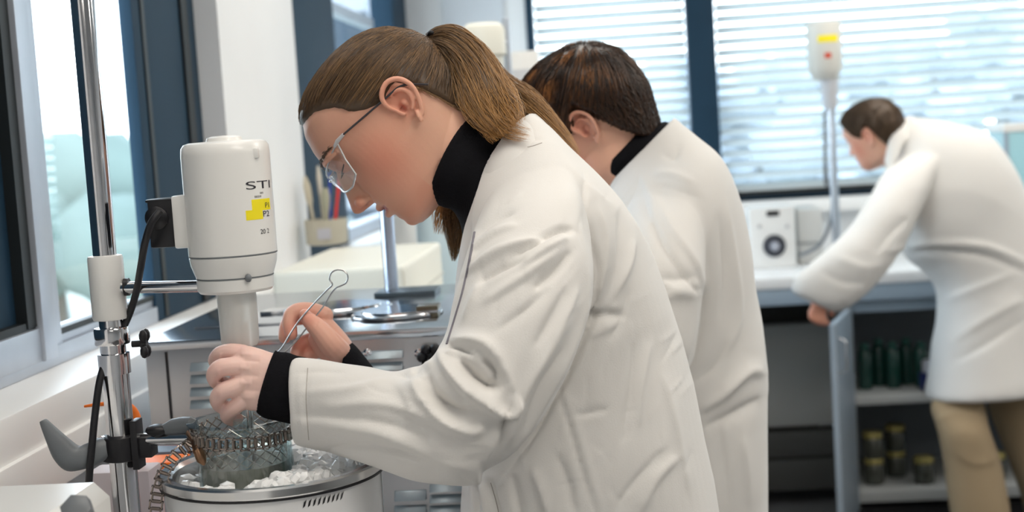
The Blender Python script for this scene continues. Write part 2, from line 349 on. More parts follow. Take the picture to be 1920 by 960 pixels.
# shallow panel on the white corner pier
struct(MB().box((-.72, BY-.012, 1.2), (-.46, BY, 2.4)).build('trim_4', mat('grey_pier_panel', (.62, .65, .69), .6)))
SLAT = bpy.data.materials.new('blind_slat'); SLAT.use_nodes = True
n_ = SLAT.node_tree; b_ = n_.nodes['Principled BSDF']; b_.inputs['Base Color'].default_value = (.74, .78, .79, 1); b_.inputs['Roughness'].default_value = .5
tl = n_.nodes.new('ShaderNodeBsdfTranslucent'); tl.inputs[0].default_value = (.78, .83, .84, 1); mxs = n_.nodes.new('ShaderNodeMixShader'); mxs.inputs[0].default_value = .22
n_.links.new(b_.outputs[0], mxs.inputs[1]); n_.links.new(tl.outputs[0], mxs.inputs[2]); n_.links.new(mxs.outputs[0], n_.nodes['Material Output'].inputs[0])
def blind(x0, x1, label):
    t = thing('venetian_blind', label, 'blind', ((x0+x1)/2, BY+.03, 1.2), 'venetian blinds')
    mb = MB(); z = 1.215; a = math.radians(43)
    while z < 2.36:
        c, s = math.cos(a)*.024, math.sin(a)*.024
        P = []
        for xx in (x0+.006, x1-.006):
            for k in (-1, -.5, 0, .5, 1): P.append((xx, BY+.03+k*c, z-k*s+.003*(1-k*k)))
        T = [(p[0], p[1], p[2]-.0008) for p in P]; q = P+T; f = []
        for k in range(4): f += [(k, k+1, k+6, k+5), (10+k, 15+k, 16+k, 11+k)]
        f += [(0, 5, 15, 10), (4, 14, 19, 9)]; mb.add(q, f); z += .0475
    mb.build('slats', SLAT, t)
    MB().box((x0+.004, BY+.005, 2.36), (x1-.004, BY+.055, 2.405)).build('head_rail', SLAT, t)
    MB().box((x0+.006, BY+.012, 1.1975), (x1-.006, BY+.048, 1.207)).build('bottom_rail', SLAT, t)
    for xx in np.linspace(x0+.12, x1-.12, max(2, int((x1-x0)/.6))): MB().tube([(xx, BY+.03, 1.2), (xx, BY+.03, 2.37)], .0011, 6).build('ladder_cord', WPLAST, t)
blind(-.34, .30, 'pale venetian blind in the narrower back window, left of the dark post')
blind(.42, 2.9, 'pale venetian blind in the wide back window behind the bending man')

# ------------------------------------------------------------------ outdoors
struct(MB().box((-90, -20, -3.2), (-1.2, 220, -3.0)).box((-1.2, 7, -3.2), (160, 220, -3.0)).build('ground', GROUND, smooth=False))
def blob_tree(x, y, top, r, mi, label, grp, trunk=True):
    t = thing('tree', label, 'tree', (x, y, -3.0), grp)
    mb = MB(); k = max(7, int(r*5))
    rr = np.random.default_rng(int(abs(x*13+y*7)))
    for i in range(k):
        a = rr.uniform(0, 6.28); q = rr.uniform(0, .75)*r; zz = top-r*.35-rr.uniform(0, 1)*(top+2.2)*.8 if i else top-r*.45
        s = r*rr.uniform(.35, .6); mb.ball((x+q*math.cos(a), y+q*math.sin(a), zz), (s, s, s*.85), 12)
    v, f = mb.arrays(); v = v + np.stack([vnoise(v, 5/r, 1), vnoise(v, 5/r, 2), vnoise(v, 5/r, 3)], 1)*r*.09
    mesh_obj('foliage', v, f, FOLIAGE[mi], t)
    MB().tube([(x, y, -3), (x+.1, y, top*.3-1), (x, y, top-r*.6)], [r*.09, r*.07, r*.03], 10).build('trunk', TRUNK, t)
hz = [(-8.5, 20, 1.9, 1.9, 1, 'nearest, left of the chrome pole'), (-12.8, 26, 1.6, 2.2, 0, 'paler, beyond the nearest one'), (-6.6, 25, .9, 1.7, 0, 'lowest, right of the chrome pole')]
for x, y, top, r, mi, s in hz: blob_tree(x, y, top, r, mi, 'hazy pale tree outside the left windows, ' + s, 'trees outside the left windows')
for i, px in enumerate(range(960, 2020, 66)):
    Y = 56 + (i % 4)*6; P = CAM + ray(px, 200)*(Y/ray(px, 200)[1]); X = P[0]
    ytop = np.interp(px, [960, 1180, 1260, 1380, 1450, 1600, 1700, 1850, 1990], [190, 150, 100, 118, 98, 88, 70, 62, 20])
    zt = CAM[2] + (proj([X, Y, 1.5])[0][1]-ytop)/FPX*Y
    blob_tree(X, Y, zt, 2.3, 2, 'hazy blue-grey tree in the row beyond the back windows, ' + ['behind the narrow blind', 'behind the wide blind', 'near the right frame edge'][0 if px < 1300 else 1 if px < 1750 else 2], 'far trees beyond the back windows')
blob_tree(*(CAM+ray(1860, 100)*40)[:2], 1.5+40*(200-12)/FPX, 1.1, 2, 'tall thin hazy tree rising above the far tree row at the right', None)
# grey building outside the far left window
bt = thing('building', 'grey flat building with dark windows seen through the far left window', 'building', (-5.6, 31, -3))
MB().box((-7.6, 30, -3), (-4.1, 34, 8)).build('wall', mat('grey_facade', (.36, .39, .44), .8), bt)
for zz in (-1, 1.2, 3.2, 5.2):
    for xx in (-7.2, -6.0, -4.9): MB().box((xx, 29.96, zz), (xx+.75, 30.02, zz+1.1)).build('window', NAVY, bt)

# ------------------------------------------------------------------ left bench
BZ = .90
lb = thing('lab_bench', 'white laboratory bench running under the left windows', 'bench', (-.53, 3, 0))
MB().box((-.84, .3, BZ-.035), (-.243, 5.0, BZ)).build('bench_top', BENCH, lb, bevel=.003)
for yy in (.4, 1.9, 3.4): MB().box((-.82, yy, .09), (-.27, yy+1.45, BZ-.035)).build('cabinet', DOORM, lb, bevel=.003)
MB().box((-.80, .4, 0), (-.30, 4.85, .09)).build('plinth', CABDARK, lb)

# support pole with its clamps
PX, PY = -.6125, 1.605
st = thing('support_stand', 'tall chrome support pole with white boss and grey lever clamp at the left windows', 'lab stand', (PX, PY, BZ))
MB().box((PX-.09, PY-.06, BZ), (PX+.07, PY+.10, BZ+.014)).build('base_plate', GREYPL, st, bevel=.003)
z1, z2, z3, z4 = zat(PX, PY, 478), zat(PX, PY, 600), zat(PX, PY, 645), zat(PX, PY, 700)
MB().lathe([(.0160, BZ+.01), (.0160, z4)], (PX, PY, 0)).build('pole', CHROME, st)
MB().lathe([(.0136, z4), (.0136, 2.25), (.012, 2.255)], (PX, PY, 0)).build('pole', CHROME, st)
MB().lathe([(.0150, z4-.002), (.0150, z3), (.0200, z3), (.0205, z3+.002), (.0205, z3+.018), (.0195, z3+.02), (.0137, z3+.021)], (PX, PY, 0)).build('collar', CHROME, st)
MB().lathe([(.0137, z2), (.0195, z2+.001), (.0205, z2+.004), (.0205, z1-.004), (.0195, z1-.001), (.0137, z1)], (PX, PY, 0)).build('boss', WPLAST, st)
MB().lathe([(.0030, z4-.035), (.0030, z4), (.0185, z4), (.0185, z4+.024), (.015, z4+.025)], (PX, PY, 0)).build('collar', CHROME, st)
kz = zat(PX, PY, 648); kc = np.array([PX+.022, PY+.004, kz])
kb = MB().lathe([(.004, 0), (.004, .010), (.007, .011), (.007, .018)], kc, 12, (1, .1, 0))
for a in (50, 130, 230, 310): 
    ar = math.radians(a); kb.ball(kc+np.array([.016, math.cos(ar)*.008, math.sin(ar)*.012]), (.005, .006, .008), 10)
kb.build('star_knob', BLKPL, st)
# lever clamp on the pole
lc = PZ = zat(PX, PY, 838)
lv = thing('clamp_holder', 'boss head with long grey lever handle on the chrome pole', 'clamp', (PX, PY, PZ-.02))
mb = MB().lathe([(.0165, -.016), (.0235, -.014), (.0235, .014), (.0165, .016)], (PX, PY, PZ), 28); mb.box((PX-.03, PY-.012, PZ-.012), (PX+.04, PY+.012, PZ+.012))
mb.build('boss', BLKPL, lv, bevel=.001)
def P_(x, y, d): return W(x, y, d)
D0 = depth((PX, PY, PZ))
a0, a1 = P_(212, 836, D0), P_(140, 852, D0-.03)
MB().tube([a0, P_(196, 840, D0-.006)], [.0125, .0125], 20).tube([P_(197, 840, D0-.006), P_(192, 841, D0-.008)], [.0150, .0150], 20).build('screw_collar', CHROME, lv)
rowsL = [(P_(203, 820, D0-.01), P_(207, 858, D0-.01), .013), (P_(185, 822, D0-.015), P_(188, 868, D0-.015), .014), (P_(160, 832, D0-.02), P_(165, 878, D0-.02), .0145), (P_(147, 836, D0-.025), P_(128, 883, D0-.025), .013),
         (P_(128, 822, D0-.03), P_(103, 862, D0-.03), .011), (P_(106, 803, D0-.035), P_(88, 828, D0-.035), .009), (P_(88, 787, D0-.04), P_(76, 795, D0-.04), .006), (P_(84, 786, D0-.04), P_(77, 790, D0-.04), .004)]
A = catmull([np.concatenate([a, b, [t]]) for a, b, t in rowsL], 5); th = np.arange(24)*2*math.pi/24; R = []
for q in A:
    a, b, t = q[:3], q[3:6], q[6]; cx, sy = np.cos(th), np.sin(th); cx = np.sign(cx)*abs(cx)**.8; sy = np.sign(sy)*abs(sy)**.8
    R.append((a+b)/2+cx[:, None]*(b-a)/2-sy[:, None]*cf*t)
MB().rings(R).build('lever_handle', GREYPL, lv)
MB().box((PX+.018, PY-.018, zat(PX, PY, 876)), (PX+.026, PY+.006, zat(PX, PY, 786))).build('clamp_plate', BLKPL, lv, bevel=.001)
# ------------------------------------------------------------------ overhead stirrer
SXY = W(437, 470, 1.625); SX, SY = SXY[0], SXY[1]
def sr(px): return px*1.62/FPX
sm = thing('overhead_stirrer', 'white overhead stirrer motor with yellow labels on the pole beside the woman', 'stirrer', (SX, SY, zat(SX, SY, 650)))
zz = lambda py: zat(SX, SY, py)
MB().lathe([(sr(2), zz(254)), (sr(24), zz(255)), (sr(32), zz(258)), (sr(34), zz(264)), (sr(66), zz(265)), (sr(76), zz(268)), (sr(81), zz(275)), (sr(82.5), zz(290)), (sr(82.5), zz(474)), (sr(81), zz(476)), (sr(81), zz(477.5)),
            (sr(82), zz(479)), (sr(80), zz(493)), (sr(73), zz(513)), (sr(72), zz(516)), (sr(70.5), zz(517)), (sr(70.5), zz(518.5)), (sr(72), zz(520)), (sr(71), zz(540)), (sr(67), zz(545)), (sr(30), zz(546))], (SX, SY, 0), 64).build('motor_housing', WPLAST, sm, angle=30)
MB().lathe([(sr(81.6), zz(474.5)), (sr(82.3), zz(475)), (sr(82.3), zz(477)), (sr(81.6), zz(477.5))], (SX, SY, 0), 64, close=True).lathe([(sr(71), zz(516.2)), (sr(72.4), zz(516.8)), (sr(72.4), zz(518.6)), (sr(71), zz(519))], (SX, SY, 0), 64, close=True).build('seam', GREYPL, sm)
MB().lathe([(sr(36), zz(544)), (sr(37), zz(560)), (sr(35.5), zz(640)), (sr(31), zz(648))], (SX, SY, 0), 40).build('shaft_sleeve', mat('translucent_white_plastic', (.80, .80, .77), .35, trans=.25, spec=.4), sm)
MB().lathe([(.0042, 1.085), (.0042, zz(600))], (SX+.004, SY, 0), 16).build('stirring_shaft', CHROME, sm)
zr = zat(PX, PY, 540); rb = np.array([SX-sr(60), SY, zz(533)])
MB().tube([(PX, PY, zr), (SX-sr(60), SY, zz(533))], .0072, 20).build('mounting_rod', CHROME, sm)
MB().tube([(PX+.0205, PY, zr), (PX+.026, PY+.0005, zr)], .0105, 20).build('rod_collar', BLKPL, sm)
bx = MB().box((SX-sr(99), SY-.024, zz(458)), (SX-sr(70), SY+.024, zz(360))); bx.build('socket_mount', WPLAST, sm, bevel=.003)
MB().box((SX-sr(146), SY-.022, zz(455)), (SX-sr(98), SY+.022, zz(366))).box((SX-sr(150), SY-.022, zz(371)), (SX-sr(98), SY+.022, zz(364))).build('plug', BLKPL, sm, bevel=.003)
MB().lathe([(.0128, 0), (.0135, -.006), (.0085, -.010)], (SX-sr(128), SY-.02, zz(398)), 20, (0, 1, .1)).build('plug_collar', BLKPL, sm)
MB().box((SX+.034, SY-.030, zz(300)), (SX+.046, SY-.022, zz(281))).build('latch', WPLAST, sm, bevel=.002)
MB().ball((SX+.026, SY-.0385, zz(517)), (.004, .004, .005), 10).build('screw', GREYPL, sm)
cd = catmull([(300, 396, 1.585), (284, 418, 1.58), (272, 455, 1.585), (264, 500, 1.61), (256, 545, 1.64), (244, 585, 1.66), (226, 625, 1.665), (204, 665, 1.66), (188, 710, 1.65), (179, 770, 1.645), (172, 840, 1.64), (167, 900, 1.64), (166, 960, 1.64), (168, 1040, 1.64)], 8)
cdw = [W(*c) for c in cd]; cdw += [np.array([cdw[-1][0]-.02*i, cdw[-1][1]+.02*i, max(BZ+.005, cdw[-1][2]-.03*i)]) for i in range(1, 7)]
MB().tube(cdw, .0043, 12).build('power_cable', BLKPL, sm)
# writing on the motor: letters bent round the housing
def wrap_text(txt, px, py, hpx, m, name, xs=1.0, r=sr(82.9)):
    cu_ = bpy.data.curves.new('t', 'FONT'); cu_.body = txt; cu_.size = 1; cu_.extrude = 0
    o = bpy.data.objects.new('t', cu_); COL.objects.link(o); dg = bpy.context.evaluated_depsgraph_get(); dg.update()
    me = bpy.data.meshes.new_from_object(o.evaluated_get(dg), depsgraph=dg); bpy.data.objects.remove(o)
    import bmesh
    bm = bmesh.new(); bm.from_mesh(me); bmesh.ops.subdivide_edges(bm, edges=bm.edges, cuts=2); 
    bmesh.ops.triangulate(bm, faces=bm.faces); bm.to_mesh(me); bm.free()
    v = mv(me); s = hpx*1.57/FPX/.7; a0 = math.asin(max(-.99, min(.99, (px-(438-(470-py)*.063))/83.0))) + math.atan2(-SX, SY)
    z0 = zz(py); ang = a0 + v[:, 0]*s*xs/r
    out = np.stack([SX+np.sin(ang)*r, SY-np.cos(ang)*r, z0+v[:, 1]*s], 1); setv(me, out)
    me.materials.clear(); me.materials.append(m); o = bpy.data.objects.new(name, me); COL.objects.link(o); adopt(o, sm)
def patch(px0, px1, py0, py1, m, name, r=sr(82.7)):
    f_ = lambda px, py: math.asin((px-(438-(470-py)*.063))/83.0) + math.atan2(-SX, SY)
    pm = (py0+py1)/2; a0, a1 = f_(px0, pm), f_(px1, pm) if px1 < 600 else f_(px0, pm)+(px1-600)/100
    n = 16; A = np.linspace(a0, a1, n); v = []; f = []
    for rr in (r, r-.0004):
        for z in (zz(py1), zz(py0)): v += [(SX+math.sin(a)*rr, SY-math.cos(a)*rr, z) for a in A]
    for i in range(n-1): f += [(i, i+1, n+i+1, n+i), (2*n+i, 3*n+i, 3*n+i+1, 2*n+i+1), (i, 2*n+i, 2*n+i+1, i+1), (n+i, n+i+1, 3*n+i+1, 3*n+i)]
    f += [(0, n, 3*n, 2*n), (n-1, 3*n-1, 4*n-1, 2*n-1)]
    mesh_obj(name, v, f, m, sm)
for k in range(1): 
    wrap_text('STI', 461, 356, 15, INK, 'brand_lettering', 2.6)
patch(473, 660, 375, 396, YELLOW, 'yellow_label'); patch(462, 645, 394, 412, YELLOW, 'yellow_label')
wrap_text('III', 488, 366, 4.0, INK, 'small_lettering', 2.2); wrap_text('IIIIIII', 478, 372, 4.0, INK, 'small_lettering', 1.7)
wrap_text('P1', 497, 392, 10, INK, 'label_lettering', 1.2, sr(83.1)); wrap_text('P2', 493, 408, 11, INK, 'label_lettering', 1.3, sr(83.1))
wrap_text('20 2', 488, 439, 9, INK, 'small_lettering', 1.1)

# ------------------------------------------------------------------ cooling pot, ice, glass vessel, chain clamp
PC = W(511, 868, 1.63); PR = .1285; pz = PC[2]
pt = thing('cooling_pot', 'round white enamel pot with steel rim holding ice below the woman\'s hands', 'pot', (PC[0], PC[1], BZ))
MB().lathe([(PR-.012, BZ), (PR-.004, BZ+.003), (PR-.003, pz-.012), (PR-.012, pz-.012), (PR-.014, BZ+.012), (.001, BZ+.01)], (PC[0], PC[1], 0), 96).build('pot_wall', ENAMEL, pt, angle=30)
MB().lathe([(PR-.014, pz-.03), (PR-.006, pz-.012), (PR, pz-.012), (PR+.002, pz-.009), (PR+.002, pz-.001), (PR-.001, pz+.001), (PR-.010, pz+.0005), (PR-.0145, pz-.004)], (PC[0], PC[1], 0), 96, close=True).build('rim', mat('rim_steel', (.70, .70, .70), .18, 1, vary=.05), pt, angle=30)
MB().lathe([(PR+.0012, pz-.0135), (PR+.0012, pz-.0115), (PR-.004, pz-.0115), (PR-.004, pz-.0135)], (PC[0], PC[1], 0), 96, close=True).build('seal', BLKPL, pt)
gm = MB()
for i in range(9):
    a = math.radians(-62+i*2.6); a2 = a+.022
    for z in (pz-.026,):
        rr = PR-.0028
        c = [(PC[0]+math.cos(q)*rr, PC[1]+math.sin(q)*rr) for q in (a, a2)]
        gm.add([(c[0][0], c[0][1], z), (c[1][0], c[1][1], z+.002), (c[1][0]+.002, c[1][1], z+.009), (c[0][0]+.002, c[0][1], z+.007), (c[0][0]*1, c[0][1]+.003, z), (c[1][0], c[1][1]+.003, z+.002), (c[1][0]+.002, c[1][1]+.003, z+.009), (c[0][0]+.002, c[0][1]+.003, z+.007)], [(0,3,2,1),(4,5,6,7),(0,1,5,4),(1,2,6,5),(2,3,7,6),(3,0,4,7)])
gm.build('vent_slots', BLKPL, pt)
VC = W(459, 850, 1.635); VR = .0545; vz = zat(VC[0], VC[1], 785)
im = MB(); rr = np.random.default_rng(3)
for i in range(520):
    a = rr.uniform(0, 6.283); q = math.sqrt(rr.uniform(0, 1))*(PR-.026); x, y = PC[0]+q*math.cos(a), PC[1]+q*math.sin(a)
    if math.hypot(x-VC[0], y-VC[1]) < VR+.011: continue
    s = rr.uniform(.006, .010); z = pz-.015+rr.uniform(-.010, .006)+(.009 if x > PC[0]+.01 else 0)
    M = np.array(Matrix.Rotation(rr.uniform(0, 3), 3, Vector(rr.normal(size=3)).normalized()))
    im.ball((x, y, z), (s*1.2, s*.95, s*.8), 6, M)
im.lathe([(PR-.0165, BZ+.02), (PR-.0165, pz-.024), (.001, pz-.022)], (PC[0], PC[1], 0), 40)
ice = im.build('crushed_ice', ICE, angle=38)
tag(ice, 'crushed clear white ice filling the round pot', 'ice', kind='stuff')
gv = thing('glass_vessel', 'clear glass reaction vessel standing in the ice pot inside the chain', 'vessel', (VC[0], VC[1], pz-.1))
MB().lathe([(.010, pz-.095), (VR-.02, pz-.09), (VR-.003, pz-.07), (VR, pz-.05), (VR, vz-.016), (VR+.008, vz-.006), (VR+.009, vz), (VR-.002, vz+.001), (VR-.003, vz-.015), (VR-.003, pz-.06), (VR-.02, pz-.085), (.005, pz-.09)], (VC[0], VC[1], 0), 64).build('vessel_wall', LABGLASS, gv)
MB().lathe([(VR-.004, pz-.06), (VR-.004, vz-.050), (.001, vz-.050), (.001, pz-.06)], (VC[0], VC[1], 0), 48, close=True).build('murky_contents', mat('murky_liquid', (.40, .35, .29), .2, trans=.35, vary=.2, vscale=30), gv)
hm = MB()
for i in range(40):
    a0 = i*4*math.pi/40; sw = 1.3 if i < 20 else -1.3; hm.tube([(VC[0]+(VR-.006)*math.cos(a0+t*sw), VC[1]+(VR-.006)*math.sin(a0+t*sw), vz-.048+t*.046) for t in np.linspace(0, 1, 8)], .0008, 5)
hm.build('wire_mesh', mat('mesh_steel', (.40, .36, .32), .3, 1), gv)
rod = thing('glass_tube', 'clear upright glass tube held by the woman inside the vessel', 'tube', (*W(461, 900, 1.60)[:2], pz-.06))
RT = W(461, 900, 1.597)
MB().lathe([(.0095, pz-.058), (.0095, vz+.006), (.008, vz+.006), (.008, pz-.055)], (RT[0], RT[1], 0), 32, close=True).build('tube_wall', LABGLASS, rod)
MB().lathe([(.0075, pz-.055), (.0075, vz-.03), (.001, vz-.03)], (RT[0], RT[1], 0), 24).build('grey_filling', mat('grey_filling', (.30, .31, .33), .3, spec=.5), rod)
tb2 = thing('test_tube', 'narrow clear test tube standing beside the glass vessel in the ice', 'tube', (*W(534, 880, 1.60)[:2], pz-.07))
T2 = W(540, 880, 1.62); MB().lathe([(.0075, pz-.06), (.0075, zat(T2[0], T2[1], 812)), (.006, zat(T2[0], T2[1], 812)), (.006, pz-.055)], (T2[0], T2[1], 0), 28, close=True).build('tube_wall', LABGLASS, tb2)
# chain clamp
cc = thing('chain_clamp', 'steel roller chain clamp round the glass vessel with its loose end hanging left', 'clamp', (VC[0], VC[1], vz-.03))
cz = zat(VC[0], VC[1]-VR, 832)
ch_pts = []
for a in np.linspace(math.radians(20), math.radians(-195), 60): ch_pts.append((VC[0]+(VR+.0035)*math.cos(a), VC[1]+(VR+.0035)*math.sin(a), cz+.0015*math.sin(a*2)))
tail = [W(352, 838, 1.60), W(335, 850, 1.59), W(316, 872, 1.585), W(302, 900, 1.58), W(295, 930, 1.58), W(291, 965, 1.58), W(290, 1010, 1.58)]
pts = np.array(list(ch_pts)+[tuple(t) for t in tail]); pts = catmull(pts, 4)
seg = np.linalg.norm(np.diff(pts, axis=0), axis=1); cum = np.concatenate([[0], np.cumsum(seg)]); L = cum[-1]; pitch = .0082; N = int(L/pitch)
S = np.array([[np.interp(k*pitch, cum, pts[:, j]) for j in range(3)] for k in range(N)])
cmb = MB(); pins = MB()
for k in range(N-1):
    a, b = S[k], S[k+1]; t = nrm(b-a)
    out = nrm((a+b)/2-np.array([VC[0], VC[1], (a+b)[2]/2])) if k < N*.62 else -cf
    up = nrm(np.cross(t, out)); out = np.cross(up, t); hw = .0068 if k % 2 else .0054
    for sgn in (-1, 1):
        c = (a+b)/2+up*hw*sgn; e = t*(pitch*.62); o3 = out*.0028
        ring = [c+e*math.cos(q)+o3*math.sin(q)*(1 if abs(math.cos(q)) > .5 else .75) for q in np.arange(12)*math.pi/6]
        cmb.rings([np.array(ring)-up*.0007, np.array(ring)+up*.0007])
    pins.tube([a-up*.0082, a+up*.0082], .0015, 8); cmb.tube([a-up*.0048, a+up*.0048], .0023, 8)
cmb.build('chain', mat('chain_steel', (.30, .25, .22), .25, 1, vary=.25, vscale=120), cc); pins.build('chain_pins', mat('pin_steel', (.10, .09, .09), .3, .9), cc)
r0 = np.array([PX+.022, PY, zat(PX, PY, 826)]); r1 = W(360, 822, 1.64)
MB().tube([r0, r1], .0078, 20).build('clamp_rod', CHROME, cc)
MB().tube([W(356, 812, 1.63), W(368, 828, 1.61), W(372, 846, 1.60), W(378, 862, 1.60), W(384, 872, 1.60)], [.005, .006, .0065, .006, .002], 12).build('hook', mat('worn_brass_steel', (.30, .17, .10), .3, 1, vary=.3, vscale=60), cc)
MB().tube([W(306, 806, 1.655), W(326, 800, 1.65), W(345, 797, 1.645), W(360, 796, 1.64), W(368, 797, 1.64)], [.006, .0095, .0100, .0095, .006], 20).build('thumb_grip', GREYPL, cc)
MB().ball(W(296, 806, 1.655), (.015, .012, .007), 16).tube([W(296, 806, 1.655), W(298, 818, 1.65)], .005).build('grip_hub', BLKPL, cc)

# ------------------------------------------------------------------ stainless bath behind
b0 = np.array([-.727, 2.03]); bz = 1.226; b1 = np.array([-.245, 2.62])
ba = thing('thermostat_bath', 'square stainless steel bath with louvred front behind the stirrer', 'water bath', (-.49, 2.3, BZ))
MB().box((b0[0], b0[1], BZ), (b1[0], b1[1], bz-.012)).build('housing', STEEL, ba, bevel=.004)
MB().box((b0[0]-.004, b0[1]-.006, bz-.014), (b1[0]+.004, b1[1], bz)).build('top_plate', STEELTOP, ba, bevel=.002)
def louvre(px0, px1, py0, py1, n, name='louvres'):
    mb = MB()
    for i in range(n):
        y = py0+(py1-py0)*(i+.5)/n; a = ony(px0, y, b0[1]); b = ony(px1, y-(px1-px0)*.055, b0[1]); z = (a[2]+b[2])/2; h = (py1-py0)/n*.33*2.05/FPX
        mb.hexa([(a[0], b0[1]-.010, z-h), (b[0], b0[1]-.010, z-h), (b[0], b0[1]+.001, z-h), (a[0], b0[1]+.001, z-h), (a[0], b0[1]-.001, z+h), (b[0], b0[1]-.001, z+h), (b[0], b0[1]+.001, z+h), (a[0], b0[1]+.001, z+h)])
    mb.build(name, mat('louvre_steel', (.42, .50, .55), .35, .6), ba, bevel=.0015)
louvre(358, 412, 676, 770, 4); louvre(678, 756, 655, 700, 2); louvre(806, 872, 905, 965, 3); louvre(740, 800, 915, 972, 2)
a = ony(309, 660, b0[1]); b = ony(318, 785, b0[1])
MB().box((a[0], b0[1]-.0015, b[2]), (a[0]+.0035, b0[1]+.001, a[2])).build('panel_joint', BLKPL, ba)
for px, py in ((786, 662), (690, 662)): MB().lathe([(.007, 0), (.007, .004), (.004, .006)], ony(px, py, b0[1]), 16, (0, -1, 0)).build('screw', CHROME, ba)
kn = ony(812, 664, b0[1]); kmb = MB().lathe([(.006, 0), (.006, .02)], kn, 12, (0, -1, 0))
for a in range(0, 360, 60): kmb.ball(kn+np.array([math.cos(math.radians(a))*.013, -.025, math.sin(math.radians(a))*.013]), (.008, .009, .008), 10)
kmb.build('drain_knob', BLKPL, ba)
for px, py, r, lb_ in ((640, 583, .085, 'round steel lid lying on the left of the steel bath top'), (745, 592, .072, 'round steel lid on the bath top nearest the woman')):
    c = onz(px, py, bz); o = thing('bath_lid', lb_, 'lid', (c[0], c[1], bz), 'lids on the steel bath')
    MB().lathe([(r, bz), (r, bz+.006), (r-.003, bz+.008), (r*.8, bz+.008), (r*.78, bz+.011), (.001, bz+.012)], (c[0], c[1], 0), 56).build('disc', STEELTOP, o, angle=30)
    MB().lathe([(r+.001, bz+.0005), (r+.001, bz+.003), (r-.002, bz+.003), (r-.002, bz+.0005)], (c[0], c[1], 0), 56, close=True).build('edge_seal', BLKPL, o)
c = onz(560, 590, bz); o = thing('steel_plate', 'thin bright steel plate on the left part of the bath top', 'plate', (c[0], c[1], bz))
MB().box((c[0]-.14, c[1]-.12, bz), (c[0]+.06, c[1]+.14, bz+.004)).build('plate', STEELTOP, o, bevel=.001)
MB().box((c[0]-.06, c[1]-.02, bz+.004), (c[0]-.02, c[1]+.04, bz+.010)).build('grip', CHROME, o, bevel=.002)
c = onz(806, 592, bz); o = thing('metal_block', 'small dark gold metal block at the right rim of the bath top', 'block', (c[0], c[1], bz))
MB().box((c[0]-.018, c[1]-.02, bz), (c[0]+.016, c[1]+.02, bz+.018)).build('block', mat('bronze', (.16, .14, .10), .3, .9), o, bevel=.002)
MB().box((c[0]-.0175, c[1]-.021, bz+.007), (c[0]+.0165, c[1]+.018, bz+.011)).build('band', CHROME, o)
c = onz(735, 551, bz); o = thing('small_stand', 'slim grey metal pole on a flat base at the rear of the steel bath', 'lab stand', (c[0], c[1], bz))
MB().box((c[0]-.025, c[1]-.045, bz), (c[0]+.085, c[1]+.035, bz+.007)).build('base_plate', mat('dark_steel', (.10, .13, .15), .3, .8), o, bevel=.001)
MB().lathe([(.0125, bz+.006), (.0125, bz+.34), (.011, bz+.342)], (c[0], c[1], 0), 28).build('pole', mat('pole_steel', (.42, .48, .58), .25, .9), o)

# white box with utensil pot, behind the bath
o = thing('equipment_box', 'large cream white box on the bench behind the steel bath', 'box', (-.6, 3.1, BZ))
MB().box((-.74, 2.86, BZ), (-.46, 3.46, 1.245)).build('housing', CREAM, o, bevel=.012, seg=3)
MB().box((-.742, 2.855, 1.165), (-.458, 3.462, 1.17)).build('lid_joint', mat('pale_joint', (.6, .6, .55), .6), o)
uc = onz(614, 458, 1.245); uh = .066
up = thing('utensil_holder', 'beige pot of spatulas and brushes on the cream box', 'pot', (uc[0], uc[1], 1.245))
MB().lathe([(.045, 1.245), (.054, 1.249), (.056, 1.245+uh), (.053, 1.245+uh), (.051, 1.256), (.001, 1.254)], (uc[0], uc[1], 0), 40).build('pot', mat('beige_ceramic', (.50, .47, .38), .6, vary=.08, vscale=20), up)
MB().box((uc[0]-.012, uc[1]-.0575, 1.262), (uc[0]+.022, uc[1]-.052, 1.290)).build('pale_sticker', mat('pale_grey_label', (.5, .5, .55), .6), up)
tools = [(-42, -92, -30, 0, 'beige_wood', (.48, .44, .34), .009, 'wooden spatula leaning furthest left in the beige pot', 1.9),
         (-18, -112, -10, 0, 'pale_wood', (.58, .54, .46), .010, 'pale wooden spatula standing upright in the beige pot', 1.7),
         (-4, -70, 2, 0, 'olive_grey', (.36, .36, .27), .015, 'short broad grey brush in the beige pot', 1.2),
         (4, -100, 6, 0, 'blue_handle', (.01, .04, .45), .006, 'slim tool with blue handle in the beige pot', 1.2),
         (22, -90, 26, 0, 'red_handle', (.75, .03, .02), .008, 'red handled tool standing at the right of the beige pot', 1.0)]
for i, (dx, dy, bx_, _, mn_, c_, r, lab, fl) in enumerate(tools):
    dU = depth(uc); base = W(uc_px := 614+bx_, 448, dU); tip = W(614+dx, 415+dy+8, dU+(.01 if i % 2 else -.01))
    base = np.array([uc[0]+(bx_)*.0008, uc[1]+(.02 if i % 2 else -.015), 1.26])
    t = thing({0: 'spatula', 1: 'spatula', 2: 'brush', 3: 'tool', 4: 'tool'}[i], lab, 'utensil', base)
    MB().tube([base, base+(tip-base)*.55], [r*.5, r*.5], 10).build('shaft', mat(mn_, c_, .6), t)
    MB().tube([base+(tip-base)*.5, base+(tip-base)*.62, base+(tip-base)*.85, tip], [r*.5, r*fl*.62, r*fl*.7, r*.5], 12, squash=.55).build('head', mat(mn_, c_, .6), t)
